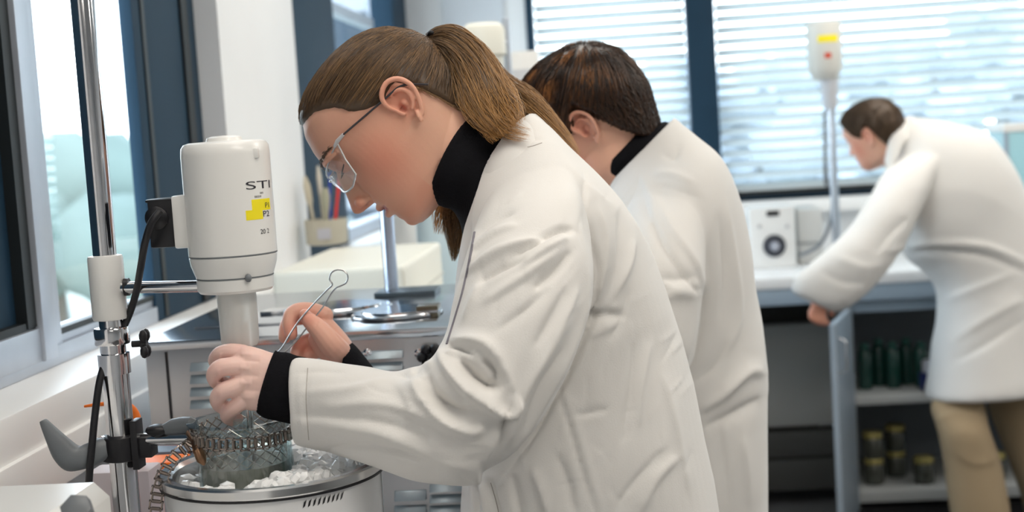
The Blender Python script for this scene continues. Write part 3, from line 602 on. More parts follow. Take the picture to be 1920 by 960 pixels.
# bright clutter on the bench near the far left window
o = thing('plastic_tray', 'low white plastic tray on the bench beyond the steel bath', 'tray', (-.36, 3.5, BZ))
MB().box((-.44, 2.95, BZ), (-.255, 3.46, 1.13)).build('tray', WPLAST, o, bevel=.01)
o = thing('glass_bottle', 'clear bottle with green cap by the far left window', 'bottle', (-.54, 4.0, BZ))
c = (-.535, 4.0, 0); MB().lathe([(.06, BZ), (.065, BZ+.01), (.065, 1.26), (.03, 1.32), (.025, 1.345)], c, 32).build('bottle', mat('pale_blue_plastic', (.55, .68, .74), .3), o)
MB().lathe([(.032, 1.34), (.032, 1.385), (.028, 1.39)], c, 24).build('cap', mat('teal_cap', (.03, .25, .22), .4), o)
for i, (x, y, h, r, lb_) in enumerate([(-.68, 4.4, .36, .07, 'white canister on the bench below the far left window'), (-.42, 4.5, .30, .05, 'pale blue canister on the bench right of the white canister')]):
    o = thing('canister', lb_, 'canister', (x, y, BZ)); MB().lathe([(r*.95, BZ), (r, BZ+.01), (r, BZ+h), (r*.9, BZ+h+.01)], (x, y, 0), 32).build('can', [WPLAST, mat('pale_blue_plastic', (.55, .68, .74), .3)][i], o)
    MB().lathe([(r*.85, BZ+h+.01), (r*.85, BZ+h+.04), (r*.8, BZ+h+.045)], (x, y, 0), 32).build('lid', BENCHEDGE, o)
# second stirrer and white instrument behind the ponytail
S2 = W(910, 120, 3.55); X2, Y2 = S2[0], S2[1]; s2 = 3.5/FPX
o = thing('overhead_stirrer', 'white stirrer motor with rounded top half hidden behind the ponytail', 'stirrer', (X2, Y2, BZ))
MB().lathe([(s2*30, zat(X2, Y2, 44)), (s2*38, zat(X2, Y2, 50)), (s2*41, zat(X2, Y2, 60)), (s2*41, zat(X2, Y2, 104)), (s2*36, zat(X2, Y2, 108)), (s2*34, zat(X2, Y2, 150)), (s2*20, zat(X2, Y2, 160))], (X2, Y2, 0), 48).build('motor_housing', CREAM, o, angle=30)
P2 = W(952, 110, 3.62); MB().lathe([(s2*7, BZ), (s2*7, zat(P2[0], P2[1], 36)), (s2*5, zat(P2[0], P2[1], 34))], (P2[0], P2[1], 0), 20).build('pole', ALU, o)
MB().tube([(X2, Y2, zat(X2, Y2, 80)), (P2[0], P2[1], zat(P2[0], P2[1], 80))], .008).build('arm', ALU, o)
MB().box((P2[0]-.10, P2[1]-.10, BZ), (P2[0]+.02, P2[1]+.1, BZ+.015)).build('base_plate', ALU, o)
P3 = W(985, 150, 3.9); zt = zat(P3[0], P3[1], 96)
o = thing('instrument_tower', 'tall white instrument standing at the bench end behind the dark-haired person', 'instrument', (P3[0], P3[1], BZ))
MB().box((P3[0]-.045, P3[1]-.02, BZ), (P3[0]+.04, P3[1]+.10, zt)).build('housing', WPLAST, o, bevel=.008)
MB().box((P3[0]-.035, P3[1]-.023, zt-.12), (P3[0]+.03, P3[1]-.018, zt-.05)).build('front_panel', mat('pale_grey_panel', (.6, .62, .65), .5), o)

# foreground: white appliance, orange hose, pale block
c = onz(60, 940, 1.02)
o = thing('white_appliance', 'white plastic appliance with slanted corner at the lower left edge', 'appliance', (-.66, 1.3, BZ))
A = [W(0, 905, 1.50), W(112, 898, 1.50), W(163, 905, 1.46), W(160, 1100, 1.46)]
zt = W(120, 900, 1.50)[2]; xr = W(163, 930, 1.42)[0]; yb = W(120, 899, 1.5)[1]
MB().box((xr-.23, yb-.26, BZ), (xr, yb, zt)).build('housing', WPLAST, o, bevel=.016, seg=1)
MB().lathe([(.016, 0), (.015, .012), (.012, .014)], W(148, 962, 1.33), 6, -cf+np.array([0, 0, .7])).build('knob', GREYPL, o)
o = thing('orange_hose', 'bright orange hose curving behind the chrome pole', 'hose', (-.6, 1.75, BZ))
hp = catmull([W(158, 762, 1.80), W(180, 759, 1.80), W(215, 756, 1.80), W(240, 760, 1.80), W(254, 775, 1.80), W(259, 800, 1.80), W(259, 830, 1.81), W(258, 860, 1.82)], 6)
hp2 = np.vstack([hp, [[hp[-1][0], hp[-1][1], z] for z in np.linspace(hp[-1][2]-.02, BZ+.008, 8)]])
MB().tube(hp2, np.interp(np.arange(len(hp2)), [0, 12, 30, len(hp2)-1], [.0016, .0032, .0058, .0058]), 12).build('hose', ORANGE, o)
o = thing('orange_tray', 'low orange tray edge behind the pole beside the pot', 'tray', (-.56, 1.85, BZ))
tz = W(275, 868, 1.86)[2]; tx = W(275, 868, 1.86)
MB().box((tx[0]-.03, tx[1], BZ), (tx[0]+.045, tx[1]+.05, tz)).build('tray', ORANGE, o, bevel=.004)
o = thing('blue_grey_case', 'blue-grey case standing behind the orange tray', 'case', (tx[0], tx[1]+.08, BZ))
MB().box((tx[0]-.025, tx[1]+.055, BZ), (tx[0]+.10, tx[1]+.13, W(280, 838, 1.95)[2])).build('case', mat('blue_grey_plastic', (.12, .16, .22), .5), o, bevel=.004)
c = W(228, 930, 1.80)
o = thing('pale_pink_box', 'pale pinkish plastic box behind the lower part of the chrome pole', 'box', (c[0], c[1], BZ))
MB().box((W(180, 930, 1.8)[0], c[1]-.03, BZ), (W(300, 930, 1.8)[0], c[1]+.02, W(230, 880, 1.78)[2])).build('box', mat('pale_lilac_plastic', (.70, .62, .64), .5), o, bevel=.004)

# ------------------------------------------------------------------ right bench with cabinet
RZ = .925
rb_ = thing('lab_bench', 'white topped bench with blue-grey edge below the back windows', 'bench', (2, 5.5, 0))
MB().box((-.2, 5.08, RZ-.04), (4.6, 5.98, RZ)).build('bench_top', BENCH, rb_, bevel=.004)
MB().box((-.2, 5.085, RZ-.10), (4.6, 5.11, RZ-.041)).build('front_rail', BENCHEDGE, rb_, bevel=.002)
MB().box((-.2, 5.70, .1), (.74, 5.72, RZ-.1)).build('back_panel', CABDARK, rb_)
MB().box((.30, 5.45, .30), (.765, 5.50, .70)).build('grey_panel', CABGREY, rb_, bevel=.003)
MB().box((.30, 5.40, .19), (.765, 5.48, .285)).build('drawer_front', CABDARK, rb_, bevel=.003)
MB().box((.30, 5.40, .06), (.765, 5.48, .18)).build('drawer_front', CABDARK, rb_, bevel=.003)
MB().box((-.2, 5.3, 0), (-.16, 5.7, RZ-.1)).build('leg', ALU, rb_)
cbx0, cbx1 = .80, 2.0
cb = thing('storage_cabinet', 'grey open cabinet under the back bench with glassware inside', 'cabinet', (1.4, 5.4, 0))
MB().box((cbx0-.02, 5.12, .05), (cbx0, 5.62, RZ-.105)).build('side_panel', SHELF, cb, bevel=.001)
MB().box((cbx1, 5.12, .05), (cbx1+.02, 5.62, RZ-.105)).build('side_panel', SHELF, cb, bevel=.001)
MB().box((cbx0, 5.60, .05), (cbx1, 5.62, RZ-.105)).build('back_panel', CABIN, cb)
MB().box((cbx0, 5.115, RZ-.145), (cbx1, 5.14, RZ-.108)).build('top_rail', BENCHEDGE, cb, bevel=.002)
S1, S2z = ony(1680, 742, 5.12)[2], ony(1700, 920, 5.12)[2]
MB().box((cbx0, 5.125, S1-.03), (cbx1, 5.60, S1)).build('shelf', SHELF, cb, bevel=.001)
MB().box((cbx0, 5.125, S2z-.04), (cbx1, 5.60, S2z)).build('shelf', SHELF, cb, bevel=.001)
MB().box((cbx0, 5.15, 0), (cbx1, 5.58, .05)).build('plinth', BLKPL, cb)
dA, dB = ony(1563, 590, 5.10), ony(1585, 590, 4.65)
hx = cbx0-.012; fx, fy = W(1566, 700, 4.72)[:2]
dt = RZ-.125
ddir = nrm([fx-hx, fy-5.115, 0]); dn = np.array([-ddir[1], ddir[0], 0])*.010
h0 = np.array([hx, 5.112, 0]); h1 = h0+ddir*.42
def q(p, z, s): return tuple((p+dn*s)[:2])+(z,)
dr = MB().hexa([q(h0, .06, -1), q(h1, .06, -1), q(h1, .06, 1), q(h0, .06, 1), q(h0, dt, -1), q(h1, dt, -1), q(h1, dt, 1), q(h0, dt, 1)]).build('door', DOORM, cb, bevel=.002)
hd = MB().tube([h1-ddir*.04+dn*1.0+np.array([0, 0, dt-.05]), h1-ddir*.04+dn*3.5+np.array([0, 0, dt-.06]), h1-ddir*.04+dn*3.5+np.array([0, 0, dt-.16]), h1-ddir*.04+dn*1.0+np.array([0, 0, dt-.17])], .005).build('handle', CHROME, dr)
g = 'dark green bottles on the upper cabinet shelf'
for i, (px, r_, h_) in enumerate([(1624, .026, .17), (1650, .027, .175), (1676, .027, .17), (1702, .027, .172), (1729, .027, .165)]):
    p = ony(px, 735, 5.34 if i % 2 else 5.28); o = thing('bottle', 'dark green bottle, ' + ['first', 'second', 'third', 'fourth', 'fifth'][i] + ' from the open door on the upper cabinet shelf', 'bottle', (p[0], p[1], S1), g)
    MB().lathe([(r_*.95, S1), (r_, S1+.006), (r_, S1+h_*.78), (r_*.75, S1+h_*.88), (r_*.45, S1+h_*.92)], (p[0], p[1], 0), 24).build('glass_body', GREENB, o)
    MB().lathe([(r_*.62, S1+h_*.9), (r_*.62, S1+h_), (r_*.55, S1+h_+.003)], (p[0], p[1], 0), 20).build('cap', mat('green_cap', (.02, .10, .08), .5), o)
p = ony(1738, 735, 5.2); o = thing('plastic_jar', 'dark blue jar with white lid beside the green bottles', 'jar', (p[0]+.03, p[1], S1))
MB().lathe([(.042, S1), (.046, S1+.006), (.046, S1+.06), (.043, S1+.068)], (p[0]+.02, p[1], 0), 28).build('jar_body', mat('navy_plastic', (.01, .02, .11), .4), o)
MB().lathe([(.034, S1+.068), (.034, S1+.105), (.03, S1+.11)], (p[0]+.02, p[1], 0), 28).build('lid', mat('pale_lid', (.5, .53, .6), .4), o)
JG = mat('jar_dark_contents', (.05, .055, .045), .15, coat=.6, vary=.3, vscale=60)
LID = mat('gold_lid', (.42, .36, .13), .35, .5, vary=.1)
rows = [(1640, 5.24, 0, 'bottom one nearest the door'), (1640, 5.24, 1, 'top one nearest the door'), (1682, 5.34, 0, 'bottom one of the second stack'), (1682, 5.34, 1, 'top one of the second stack'), (1734, 5.22, 0, 'single one left of the trousers'), (1868, 5.24, 0, 'seen between the trouser legs')]
for px, Y, lvl, lb_ in rows:
    p = ony(px, 915, Y); z = S2z+.001+lvl*.098; r_ = .038
    o = thing('glass_jar', 'gold lidded glass jar on the lower shelf, ' + lb_, 'jar', (p[0], p[1], z), 'gold lidded jars on the lower cabinet shelf')
    MB().lathe([(r_*.9, z), (r_, z+.005), (r_, z+.070), (r_*.86, z+.078)], (p[0], p[1], 0), 28).build('jar_body', JG, o)
    MB().lathe([(r_*.92, z+.077), (r_*.95, z+.079), (r_*.95, z+.095), (r_*.9, z+.0975)], (p[0], p[1], 0), 28).build('lid', LID, o)

# bench-top things at the back
cp = ony(1450, 505, 5.42); zb = RZ
o = thing('control_unit', 'white upright control unit with round dark dial on the back bench', 'control unit', (cp[0], 5.45, zb))
xa, xb = ony(1406, 440, 5.42)[0], ony(1492, 440, 5.42)[0]; zt = ony(1450, 388, 5.42)[2]
MB().box((xa, 5.42, zb), (xb, 5.60, zt)).build('housing', WPLAST, o, bevel=.008)
k = ony(1452, 461, 5.42); MB().lathe([(.044, 0), (.043, .006), (.034, .007), (.032, .012), (.018, .013), (.016, .022), (.001, .023)], k, 40, (0, -1, 0)).build('dial', mat('dark_dial', (.05, .055, .07), .4), o, angle=25)
MB().lathe([(.017, .0215), (.015, .025), (.001, .026)], k, 30, (0, -1, 0)).build('dial_cap', mat('grey_dial_cap', (.4, .42, .48), .4), o)
k = ony(1449, 400, 5.42); MB().box((k[0]-.024, 5.416, k[2]-.010), (k[0]+.024, 5.425, k[2]+.010)).build('display', BLKPL, o, bevel=.001)
for px in (1424, 1476):
    k = ony(px, 424, 5.42); MB().lathe([(.008, 0), (.007, .005), (.005, .006)], k, 16, (0, -1, 0)).build('button', mat('pale_button', (.55, .55, .55), .5), o)
xc = ony(1493, 440, 5.5)[0]; xd = ony(1545, 440, 5.5)[0]
o = thing('equipment_box', 'plain off-white box on the back bench right of the dial unit', 'box', ((xc+xd)/2, 5.6, zb))
MB().box((xc+.01, 5.52, zb), (xd, 5.8, ony(1520, 392, 5.5)[2])).build('housing', mat('off_white_plastic', (.62, .63, .62), .5), o, bevel=.01)
MB().box((xc+.006, 5.515, zb+.08), (xd+.002, 5.802, zb+.084)).build('lid_joint', GREYPL, o)
# far stirrer
T = W(1568, 440, 5.2); TX, TY = T[0], T[1]
o = thing('overhead_stirrer', 'white stirrer motor with yellow label on a grey pole before the blind', 'stirrer', (TX, TY, zb))
MB().box((TX-.10, TY-.09, zb), (TX+.10, TY+.12, zb+.014)).build('base_plate', ALU, o, bevel=.002)
MB().lathe([(.015, zb+.01), (.015, zat(TX, TY, 146))], (TX, TY, 0), 24).build('pole', mat('pole_aluminium', (.50, .55, .62), .3, .8), o)
zq = lambda py: zat(TX-.03, TY-.05, py)
mx_, my_ = TX-.022, TY-.055; s5 = 5.15/FPX
MB().lathe([(s5*29, zq(42)), (s5*31, zq(44)), (s5*32, zq(50)), (s5*32, zq(128)), (s5*24, zq(146)), (s5*20, zq(150))], (mx_, my_, 0), 40).build('motor_housing', mat('grey_white_plastic', (.66, .66, .62), .4), o, angle=30)
MB().lathe([(s5*19, zq(150)), (s5*17, zq(156)), (s5*13, zq(200)), (s5*10, zq(206))], (mx_+.012, my_, 0), 28).build('shaft_sleeve', mat('pale_sleeve', (.6, .62, .66), .4), o)
MB().lathe([(.0035, zb+.12), (.0035, zq(204))], (mx_+.012, my_, 0), 12).build('stirring_shaft', CHROME, o)
a = np.linspace(-.62, .78, 12)
for (y0_, y1_, aa, mm_) in ((68, 81, (-.35, .85), YELLOW), (101, 111, (.0, .38), mat('red_mark', (.6, .08, .04), .5))):
    A = np.linspace(aa[0], aa[1], 12)-.15; v = []; f = []; n = 12
    for rr_ in (s5*32.6, s5*32.1):
        for z in (zq(y1_), zq(y0_)): v += [(mx_+math.sin(t)*rr_, my_-math.cos(t)*rr_, z) for t in A]
    for i in range(n-1): f += [(i, i+1, n+i+1, n+i), (2*n+i, 3*n+i, 3*n+i+1, 2*n+i+1)]
    mesh_obj('yellow_label' if y0_ < 90 else 'red_mark', v, f, mm_, o)
MB().tube([W(1546, 215, 5.12), W(1547, 300, 5.12), W(1549, 340, 5.12), W(1551, 350, 5.13)], [.006, .007, .010, .006], 10).build('hanging_cable', GREYPL, o)
MB().tube(catmull([W(1553, 150, 5.13), W(1547, 215, 5.12)], 4), .005, 8).build('hanging_cable', GREYPL, o)
MB().tube(catmull([W(1562, 380, 5.22), W(1556, 420, 5.2), W(1540, 455, 5.2), W(1520, 470, 5.25), W(1500, 478, 5.3)], 6), .007, 10).build('power_cable', GREYPL, o)
xe, xf = ony(1886, 300, 5.5)[0], ony(1990, 300, 5.5)[0]; ze = ony(1900, 232, 5.5)[2]
o = thing('glass_tank', 'pale cyan glass tank with white top rim at the right edge of the back bench', 'tank', ((xe+xf)/2, 5.6, zb))
MB().box((xe, 5.5, zb), (xf, 5.75, ze-.03)).build('tank_wall', mat('cyan_tank', (.42, .72, .80), .25, trans=.2), o, bevel=.004)
MB().box((xe-.006, 5.494, ze-.03), (xf+.006, 5.756, ze)).build('rim', WPLAST, o, bevel=.003)
MB().box((xe-.004, 5.496, zb), (xe+.012, 5.51, ze-.03)).build('corner_post', BENCHEDGE, o)
# ------------------------------------------------------------------ people
KU = .000684                             # metres per head unit
HT = np.array([  # v, front, back, widest, half width
 (562,-245,-292,-270,8),(564,-232,-303,-270,22),(568,-212,-325,-270,42),(576,-191,-355,-275,63),(590,-171,-382,-285,83),(611,-152,-405,-290,97),(645,-138,-425,-295,106),
 (672,-133,-432,-296,108),(688,-135,-434,-296,107),(700,-141,-434,-295,105),(719,-146,-430,-290,103),(735,-146,-426,-287,101),(747,-144,-422,-285,99),(767,-141,-412,-280,95),(780,-139,-405,-280,92),(791,-138,-398,-278,89),
 (803,-138,-392,-278,86),(820,-139,-385,-272,82),(838,-143,-372,-262,76),(850,-146,-350,-250,69),(862,-148,-320,-235,59),(872,-154,-285,-222,46),(880,-165,-255,-212,28),(884,-182,-228,-205,10)], float)
def htab(v): return [np.interp(v, HT[:, 0], HT[:, k]) for k in (1, 2, 3, 4)]
class Head:
    def __init__(s, px, py, d, D, alpha, scale=1.0):
        D = np.array(D, float)/np.hypot(*D); Fi = np.array([-D[1], D[0]])
        F = cr*Fi[0]-cu*Fi[1]; Dn = cr*D[0]-cu*D[1]; A = cf
        s.F = math.cos(alpha)*F+math.sin(alpha)*A; s.L = -math.cos(alpha)*A+math.sin(alpha)*F; s.D = Dn; s.O = W(px, py, d); s.k = KU*scale
    def p(s, u, v, w=0):
        u, v, w = np.broadcast_arrays(np.asarray(u, float), np.asarray(v, float), np.asarray(w, float))
        return s.O + s.k*((u+290)[..., None]*s.F+(v-665)[..., None]*s.D+w[..., None]*s.L)
    def inv(s, P): q = (P-s.O)/s.k; return q @ s.F-290, q @ s.D+665, q @ s.L
def head_uvw(nv=70, nt=64):
    vs = 562+322*(.5-.5*np.cos(np.linspace(0, math.pi, nv))); th = np.arange(nt)*2*math.pi/nt; out = []
    for v in vs:
        f, b, c, h = htab(v); cx, sy = np.cos(th), np.sin(th); pf = 2.25
        cx = np.sign(cx)*np.abs(cx)**(2/pf); sy = np.sign(sy)*np.abs(sy)**(2/pf)
        u = np.where(cx > 0, c+(f-c)*cx, c+(c-b)*cx); out.append(np.stack([u, np.full(nt, v), h*sy], 1))
    return out
def surf_u(v, w):                        # front surface of the face at height v, sideways w
    f, b, c, h = htab(v); t = min(.999, abs(w)/h); return c+(f-c)*(1-t**2.25)**(1/2.25)
def g(x, s): return np.exp(-(x/s)**2)
def head_shape(R, male=False):
    """eye sockets, temples, cheeks pressed into / out of the plain skull"""
    out = []
    for r in R:
        u, v, w = r[:, 0].copy(), r[:, 1].copy(), r[:, 2].copy(); fr = np.clip((u+235)/60, 0, 1)
        dep = np.zeros(len(u))
        for sg in (-1, 1): dep += 9*g(v-700, 17)*g(w-sg*44, 26)
        dep += 3*g(v-775, 30)*g(np.abs(w)-62, 20)
        u -= dep*fr; u += 3.0*g(v-672, 12)*g(np.abs(w)-38, 30)*fr
        w *= 1+.035*g(v-738, 26)*np.clip(1-np.abs(u+195)/70, 0, 1)
        w *= 1-.05*g(v-665, 30)*np.clip(1-np.abs(u+185)/50, 0, 1)
        out.append(np.stack([u, v, w], 1))
    return out
def tubeu(mb, H, pts, rad, n=12, squash=1):
    A = catmull(np.asarray(pts, float), 5); mb.tube(H.p(A[:, 0], A[:, 1], A[:, 2]), np.interp(np.linspace(0, 1, len(A)), np.linspace(0, 1, len(rad)), rad)*H.k, n, squash=squash)
def build_head(H, neck_rows, voxel=.0016, ears=(1, -1), nose=1.0):
    mb = MB(); R = head_shape(head_uvw()); mb.rings([H.p(r[:, 0], r[:, 1], r[:, 2]) for r in R])
    # nose
    N = [(690, -141, -175, 8), (700, -131, -175, 8.5), (712, -125, -175, 10), (728, -118.5, -175, 12), (745, -109, -170, 15), (757, -101.5, -168, 17.5), (765, -98, -165, 19), (771, -99.5, -160, 18), (777, -107, -155, 14), (782, -124, -150, 9), (785, -137, -150, 6)]
    A = catmull(N, 4); th = np.arange(28)*2*math.pi/28; rr = []
    for v, f, b, h in A:
        c = f-20; cx, sy = np.cos(th), np.sin(th)
        u = np.where(cx > 0, c+(f-c)*cx, c+(c-b)*cx); w = h*sy*np.where(cx > 0, 1, 1+.35*np.abs(cx)); rr.append(H.p(u, np.full(28, v)+np.where(cx > 0, cx*2, 0), w))
    mb.rings(rr)
    for sg in (-1, 1):
        mb.ball(H.p(-123, 768, sg*18), np.array([12, 12, 10])*H.k, 16); mb.ball(H.p(-136, 772, sg*19), 8*H.k, 12)
        mb.ball(H.p(-161, 701, sg*44), 17.5*H.k, 20)                       # lidded eye
        tubeu(mb, H, [(-142, 682, sg*20), (-139, 675, sg*38), (-150, 676, sg*60), (-172, 684, sg*78)], [4, 6, 6, 4])   # brow
    # lips
    tubeu(mb, H, [(-161, 806, -34), (-146, 803, -20), (-136.5, 800, -7), (-137.5, 802, 0), (-136.5, 800, 7), (-146, 803, 20), (-161, 806, 34)], [3, 6.2, 7.6, 7, 7.6, 6.2, 3])
    tubeu(mb, H, [(-161, 811, -32), (-146, 819, -18), (-138.5, 821, 0), (-146, 819, 18), (-161, 811, 32)], [3, 7.2, 8.8, 7.2, 3])
    mb.ball(H.p(-164, 857, 0), np.array([18, 26, 20])*H.k, 18)
    # neck
    if neck_rows is not None: pslice(mb, neck_rows, 2.05, 36, 5)
    # ears
    for sg in ears:
        e = lambda u, v, w: (-316+(u+316)*1.06, 728+(v-714)*1.10, sg*(w+98))
        mb.ball(H.p(*e(-318, 714, 2)), 9*H.k, 12)
        cv = lambda pts, rad, sq=1: tubeu(mb, H, [e(*p) for p in pts], rad, 12, sq)
        cv([(-300, 712, 8), (-296, 698, 13), (-300, 684, 17), (-312, 675, 19), (-328, 673, 20), (-342, 681, 20), (-349, 696, 19), (-348, 713, 17), (-340, 729, 14), (-330, 742, 11), (-322, 750, 9)], [3.5, 4.5, 5, 5.2, 5.2, 5.2, 5, 4.6, 4.4, 4.5, 4])
        cv([(-312, 690, 12), (-324, 690, 14), (-335, 700, 15), (-336, 714, 13), (-328, 726, 11), (-318, 731, 9)], [3, 4.2, 4.5, 4.5, 4, 3.5])
        cv([(-322, 738, 8), (-317, 748, 9), (-313, 756, 8)], [6, 7.8, 6.5], .6)
        cv([(-301, 712, 5), (-302, 720, 8), (-305, 728, 7)], [4, 5.5, 4])
        # back plate
        P = []; 
        for t in np.linspace(0, 2*math.pi, 28)[:-1]:
            P.append((-322+25*math.cos(t)-4*math.sin(t), 711+36*math.sin(t)+2*math.cos(t), 8-7*math.cos(t)))
        P = np.array(P); P[:, 1] += 15; mb.rings([H.p(P[:, 0], P[:, 1], sg*(P[:, 2]+98-9)), H.p(P[:, 0], P[:, 1], sg*(P[:, 2]+98-2))])
    me = remesh(mb, voxel, 3, .45)
    v = mv(me); nn = mn(me); u_, v_, w_ = H.inv(v)
    d = np.zeros(len(v))
    for sg in (-1, 1):
        d -= 5.5*g(u_+120, 7)*g(v_-778, 5.5)*g(w_-sg*11, 6.5)                     # nostril
        d -= 2.0*g(v_-767+.5*(u_+137), 4)*g(u_+141, 7)*g(w_-sg*27, 6)
        d -= 2.2*g(v_-706-(u_+150)*.1, 2.2)*g(w_-sg*44, 18)*(u_ > -172)             # lid line
        d -= 1.6*g(v_-691, 2.8)*g(w_-sg*44, 20)*(u_ > -172)
        d -= 6*g(u_+309, 5)*g(v_-731, 8)*g(w_-sg*103, 12)
    d -= 4.2*g(v_-811-np.abs(w_)*-.12, 2.4)*g(w_, 32)*(u_ > -172)
    d -= 2.5*g(v_-833, 6)*g(w_, 24)*(u_ > -158)
    d -= 1.5*g(v_-793, 8)*g(w_, 4)*(u_ > -150)
    v = v+nn*(d*H.k)[:, None]; setv(me, v)
    tone = np.zeros((len(v), 3)); aw = np.abs(w_)
    tone[:, 0] = .62*g(np.hypot(u_+212, (v_-758)*.8), 58)*(aw > 35)+.55*g(u_+112, 20)*g(v_-770, 20)+.50*(aw > 96)*g(u_+322, 40)*g(v_-712, 50)+.28*g(v_-860, 30)*(u_ > -230)+.12*g(v_-640, 40)
    lip = np.clip(1.35-np.abs(v_-811.5)/(12.5-aw*.22), 0, 1)*(aw < 33)*(u_ > -170)
    tone[:, 1] = np.clip(lip*.95, 0, 1)+.8*sum(g(u_+125, 5)*g(v_-778, 4)*g(w_-sg*10, 5) for sg in (-1, 1))+.25*sum(g(v_-703, 12)*g(w_-sg*44, 20) for sg in (-1, 1))*(u_ > -170)
    tone[:, 1] = np.maximum(tone[:, 1], .6*(aw > 90)*g(u_+311, 6)*g(v_-731, 10))
    setattr_col(me, np.clip(tone, 0, 1)); return me
def hairline(u, tab): t = np.array(sorted(tab)); return np.interp(u, t[:, 0], t[:, 1])
def strands_mesh(paths, rad, tones):
    """paths: n x m x 3, one thin tapering three-sided strand each"""
    P = np.asarray(paths, float); n, m, _ = P.shape; T = np.gradient(P, axis=1); T /= np.linalg.norm(T, axis=2, keepdims=True)+1e-12
    ref = np.cross(T, cf); ref /= np.linalg.norm(ref, axis=2, keepdims=True)+1e-9; w = np.cross(T, ref)
    tp = rad*np.interp(np.linspace(0, 1, m), [0, .1, .8, 1], [.5, 1, .8, .15]); r = tp[None, :, None]*np.asarray(np.broadcast_to(np.asarray(1.0), (n,)))[:, None, None]
    V_ = np.stack([P+r*(math.cos(a)*ref+math.sin(a)*w) for a in (0, 2.094, 4.189)], 2)   # n,m,3,3
    v = V_.reshape(-1, 3); i = np.arange(n)[:, None, None]*m*3; j = np.arange(m-1)[None, :, None]*3; k = np.arange(3)[None, None, :]; k2 = (k+1) % 3
    a = i+j+k; b = i+j+k2; c = i+j+3+k2; d = i+j+3+k; f = np.stack([a+0*b, b+0*a, c+0*a, d+0*a], -1).reshape(-1, 4)
    tn = np.repeat(np.asarray(tones)[:, :, None, :], 3, 2).reshape(-1, 3); return v, f, tn
def join_mesh(name, chunks, m, parent):
    V_ = []; Fs = []; T = []; o = 0
    for v, f, t in chunks: V_.append(v); Fs += [tuple(int(x)+o for x in q) for q in f]; T.append(t); o += len(v)
    me = bpy.data.meshes.new(name); me.from_pydata([tuple(p) for p in np.concatenate(V_)], [], Fs); me.update(); setattr_col(me, np.concatenate(T))
    return finish(me, name, m, parent)
def hair_cap(H, tab, thick, nv=110, nt=140, vmax=850, bumps=0):
    R = head_uvw(nv, nt); out = []; 
    for r in R:
        u, v, w = r[:, 0], r[:, 1], r[:, 2]; hl = hairline(u, tab); mk = np.clip((hl-v)/14, -1, 1)
        t = np.where(mk > 0, thick*np.sqrt(np.clip(mk, 0, 1)), 7*mk)
        ctr = np.array([-290, 680, 0.]); q = r-ctr; ln = np.linalg.norm(q, axis=1)[:, None]
        if bumps: t = t+np.where(mk > .2, bumps*vnoise(r, .05, 5), 0)
        out.append(ctr+q*(1+(t[:, None])/ln))
    return out
def cap_chunk(H, R, tone=0.0):
    V_ = np.concatenate([H.p(r[:, 0], r[:, 1], r[:, 2]) for r in R]); n = len(R[0]); f = []
    for i in range(len(R)-1):
        for j in range(n): k = (j+1) % n; f.append((i*n+j, i*n+k, (i+1)*n+k, (i+1)*n+j))
    return V_, f, np.full((len(V_), 3), 0.0)+np.array([tone, 0, 0])
def scalp_strands(H, R, tab, n, seg, endf, rad, lift, tonef, seed=1, wob=.004):
    V_, f, _ = cap_chunk(H, R); bvh = BVHTree.FromPolygons([tuple(p) for p in V_], f); rg = np.random.default_rng(seed)
    C0 = H.p(-290, 680, 0); out = []; tn = []; 
    hd = lambda q: nrm(q)
    tries = 0
    while len(out) < n and tries < n*6:
        tries += 1
        q = rg.normal(size=3); q /= np.linalg.norm(q)     # head-local direction (u,v,w)
        u = -290+q[0]*140; v = 680+q[1]*120
        # rough surface point
        d0 = H.F*q[0]+H.D*q[1]+H.L*q[2]; hit = bvh.ray_cast(V(C0), V(d0))
        if hit[0] is None: continue
        uu, vv, ww = H.inv(np.array(hit[0]))
        if vv > hairline(uu, tab)-3: continue
        e = endf(uu, vv, ww, rg)
        if e is None: continue
        q1 = nrm(e); path = []; om = math.acos(max(-1, min(1, float(q @ q1)))); ok = True
        if om < .08: continue
        wb = rg.normal(size=3)*wob*3
        for t in np.linspace(0, 1, seg):
            s = (math.sin((1-t)*om)*q+math.sin(t*om)*q1)/math.sin(om) + wb*math.sin(math.pi*t)
            dd = H.F*s[0]+H.D*s[1]+H.L*s[2]; h = bvh.ray_cast(V(C0), V(nrm(dd)))
            if h[0] is None: ok = False; break
            path.append(np.array(h[0])+nrm(dd)*(lift*(.4+.6*rg.random())*math.sin(math.pi*min(1, t*1.0+.15))))
        if not ok: continue
        out.append(path); tn.append(tonef(uu, vv, ww, rg, seg))
    return strands_mesh(out, rad, tn)
def lock(ctrl, n, rad, tonef, seed=2, seg=22):
    """a lock of hair: control rows (px, py, depth, spread px, spread depth m)"""
    A = catmull(ctrl, 5); rg = np.random.default_rng(seed); out = []; tn = []; m = len(A)
    for i in range(n):
        r = math.sqrt(rg.random()); a = rg.random()*6.283; ox, oy = r*math.cos(a), r*math.sin(a); end = 1-.42*rg.random()**1.3; st = .0
        ph = rg.random(3)*6.28; P = []
        for t in np.linspace(st, end, seg):
            k = t*(m-1); row = np.array([np.interp(k, np.arange(m), A[:, c]) for c in range(5)])
            k2 = min(m-1, k+.5); k1 = max(0, k-.5); T2 = np.array([np.interp(k2, np.arange(m), A[:, c])-np.interp(k1, np.arange(m), A[:, c]) for c in (0, 1)]); T2 /= np.linalg.norm(T2)+1e-9
            wv = .20*math.sin(ph[0]+t*6)+.10*math.sin(ph[1]+t*13)
            off = (ox+wv)*row[3]; P.append(W(row[0]-T2[1]*off, row[1]+T2[0]*off, row[2]+(oy+.1*math.sin(ph[2]+t*7))*row[4]))
        out.append(P); tn.append(tonef(ox, oy, rg, seg))
    return strands_mesh(out, rad, tn)
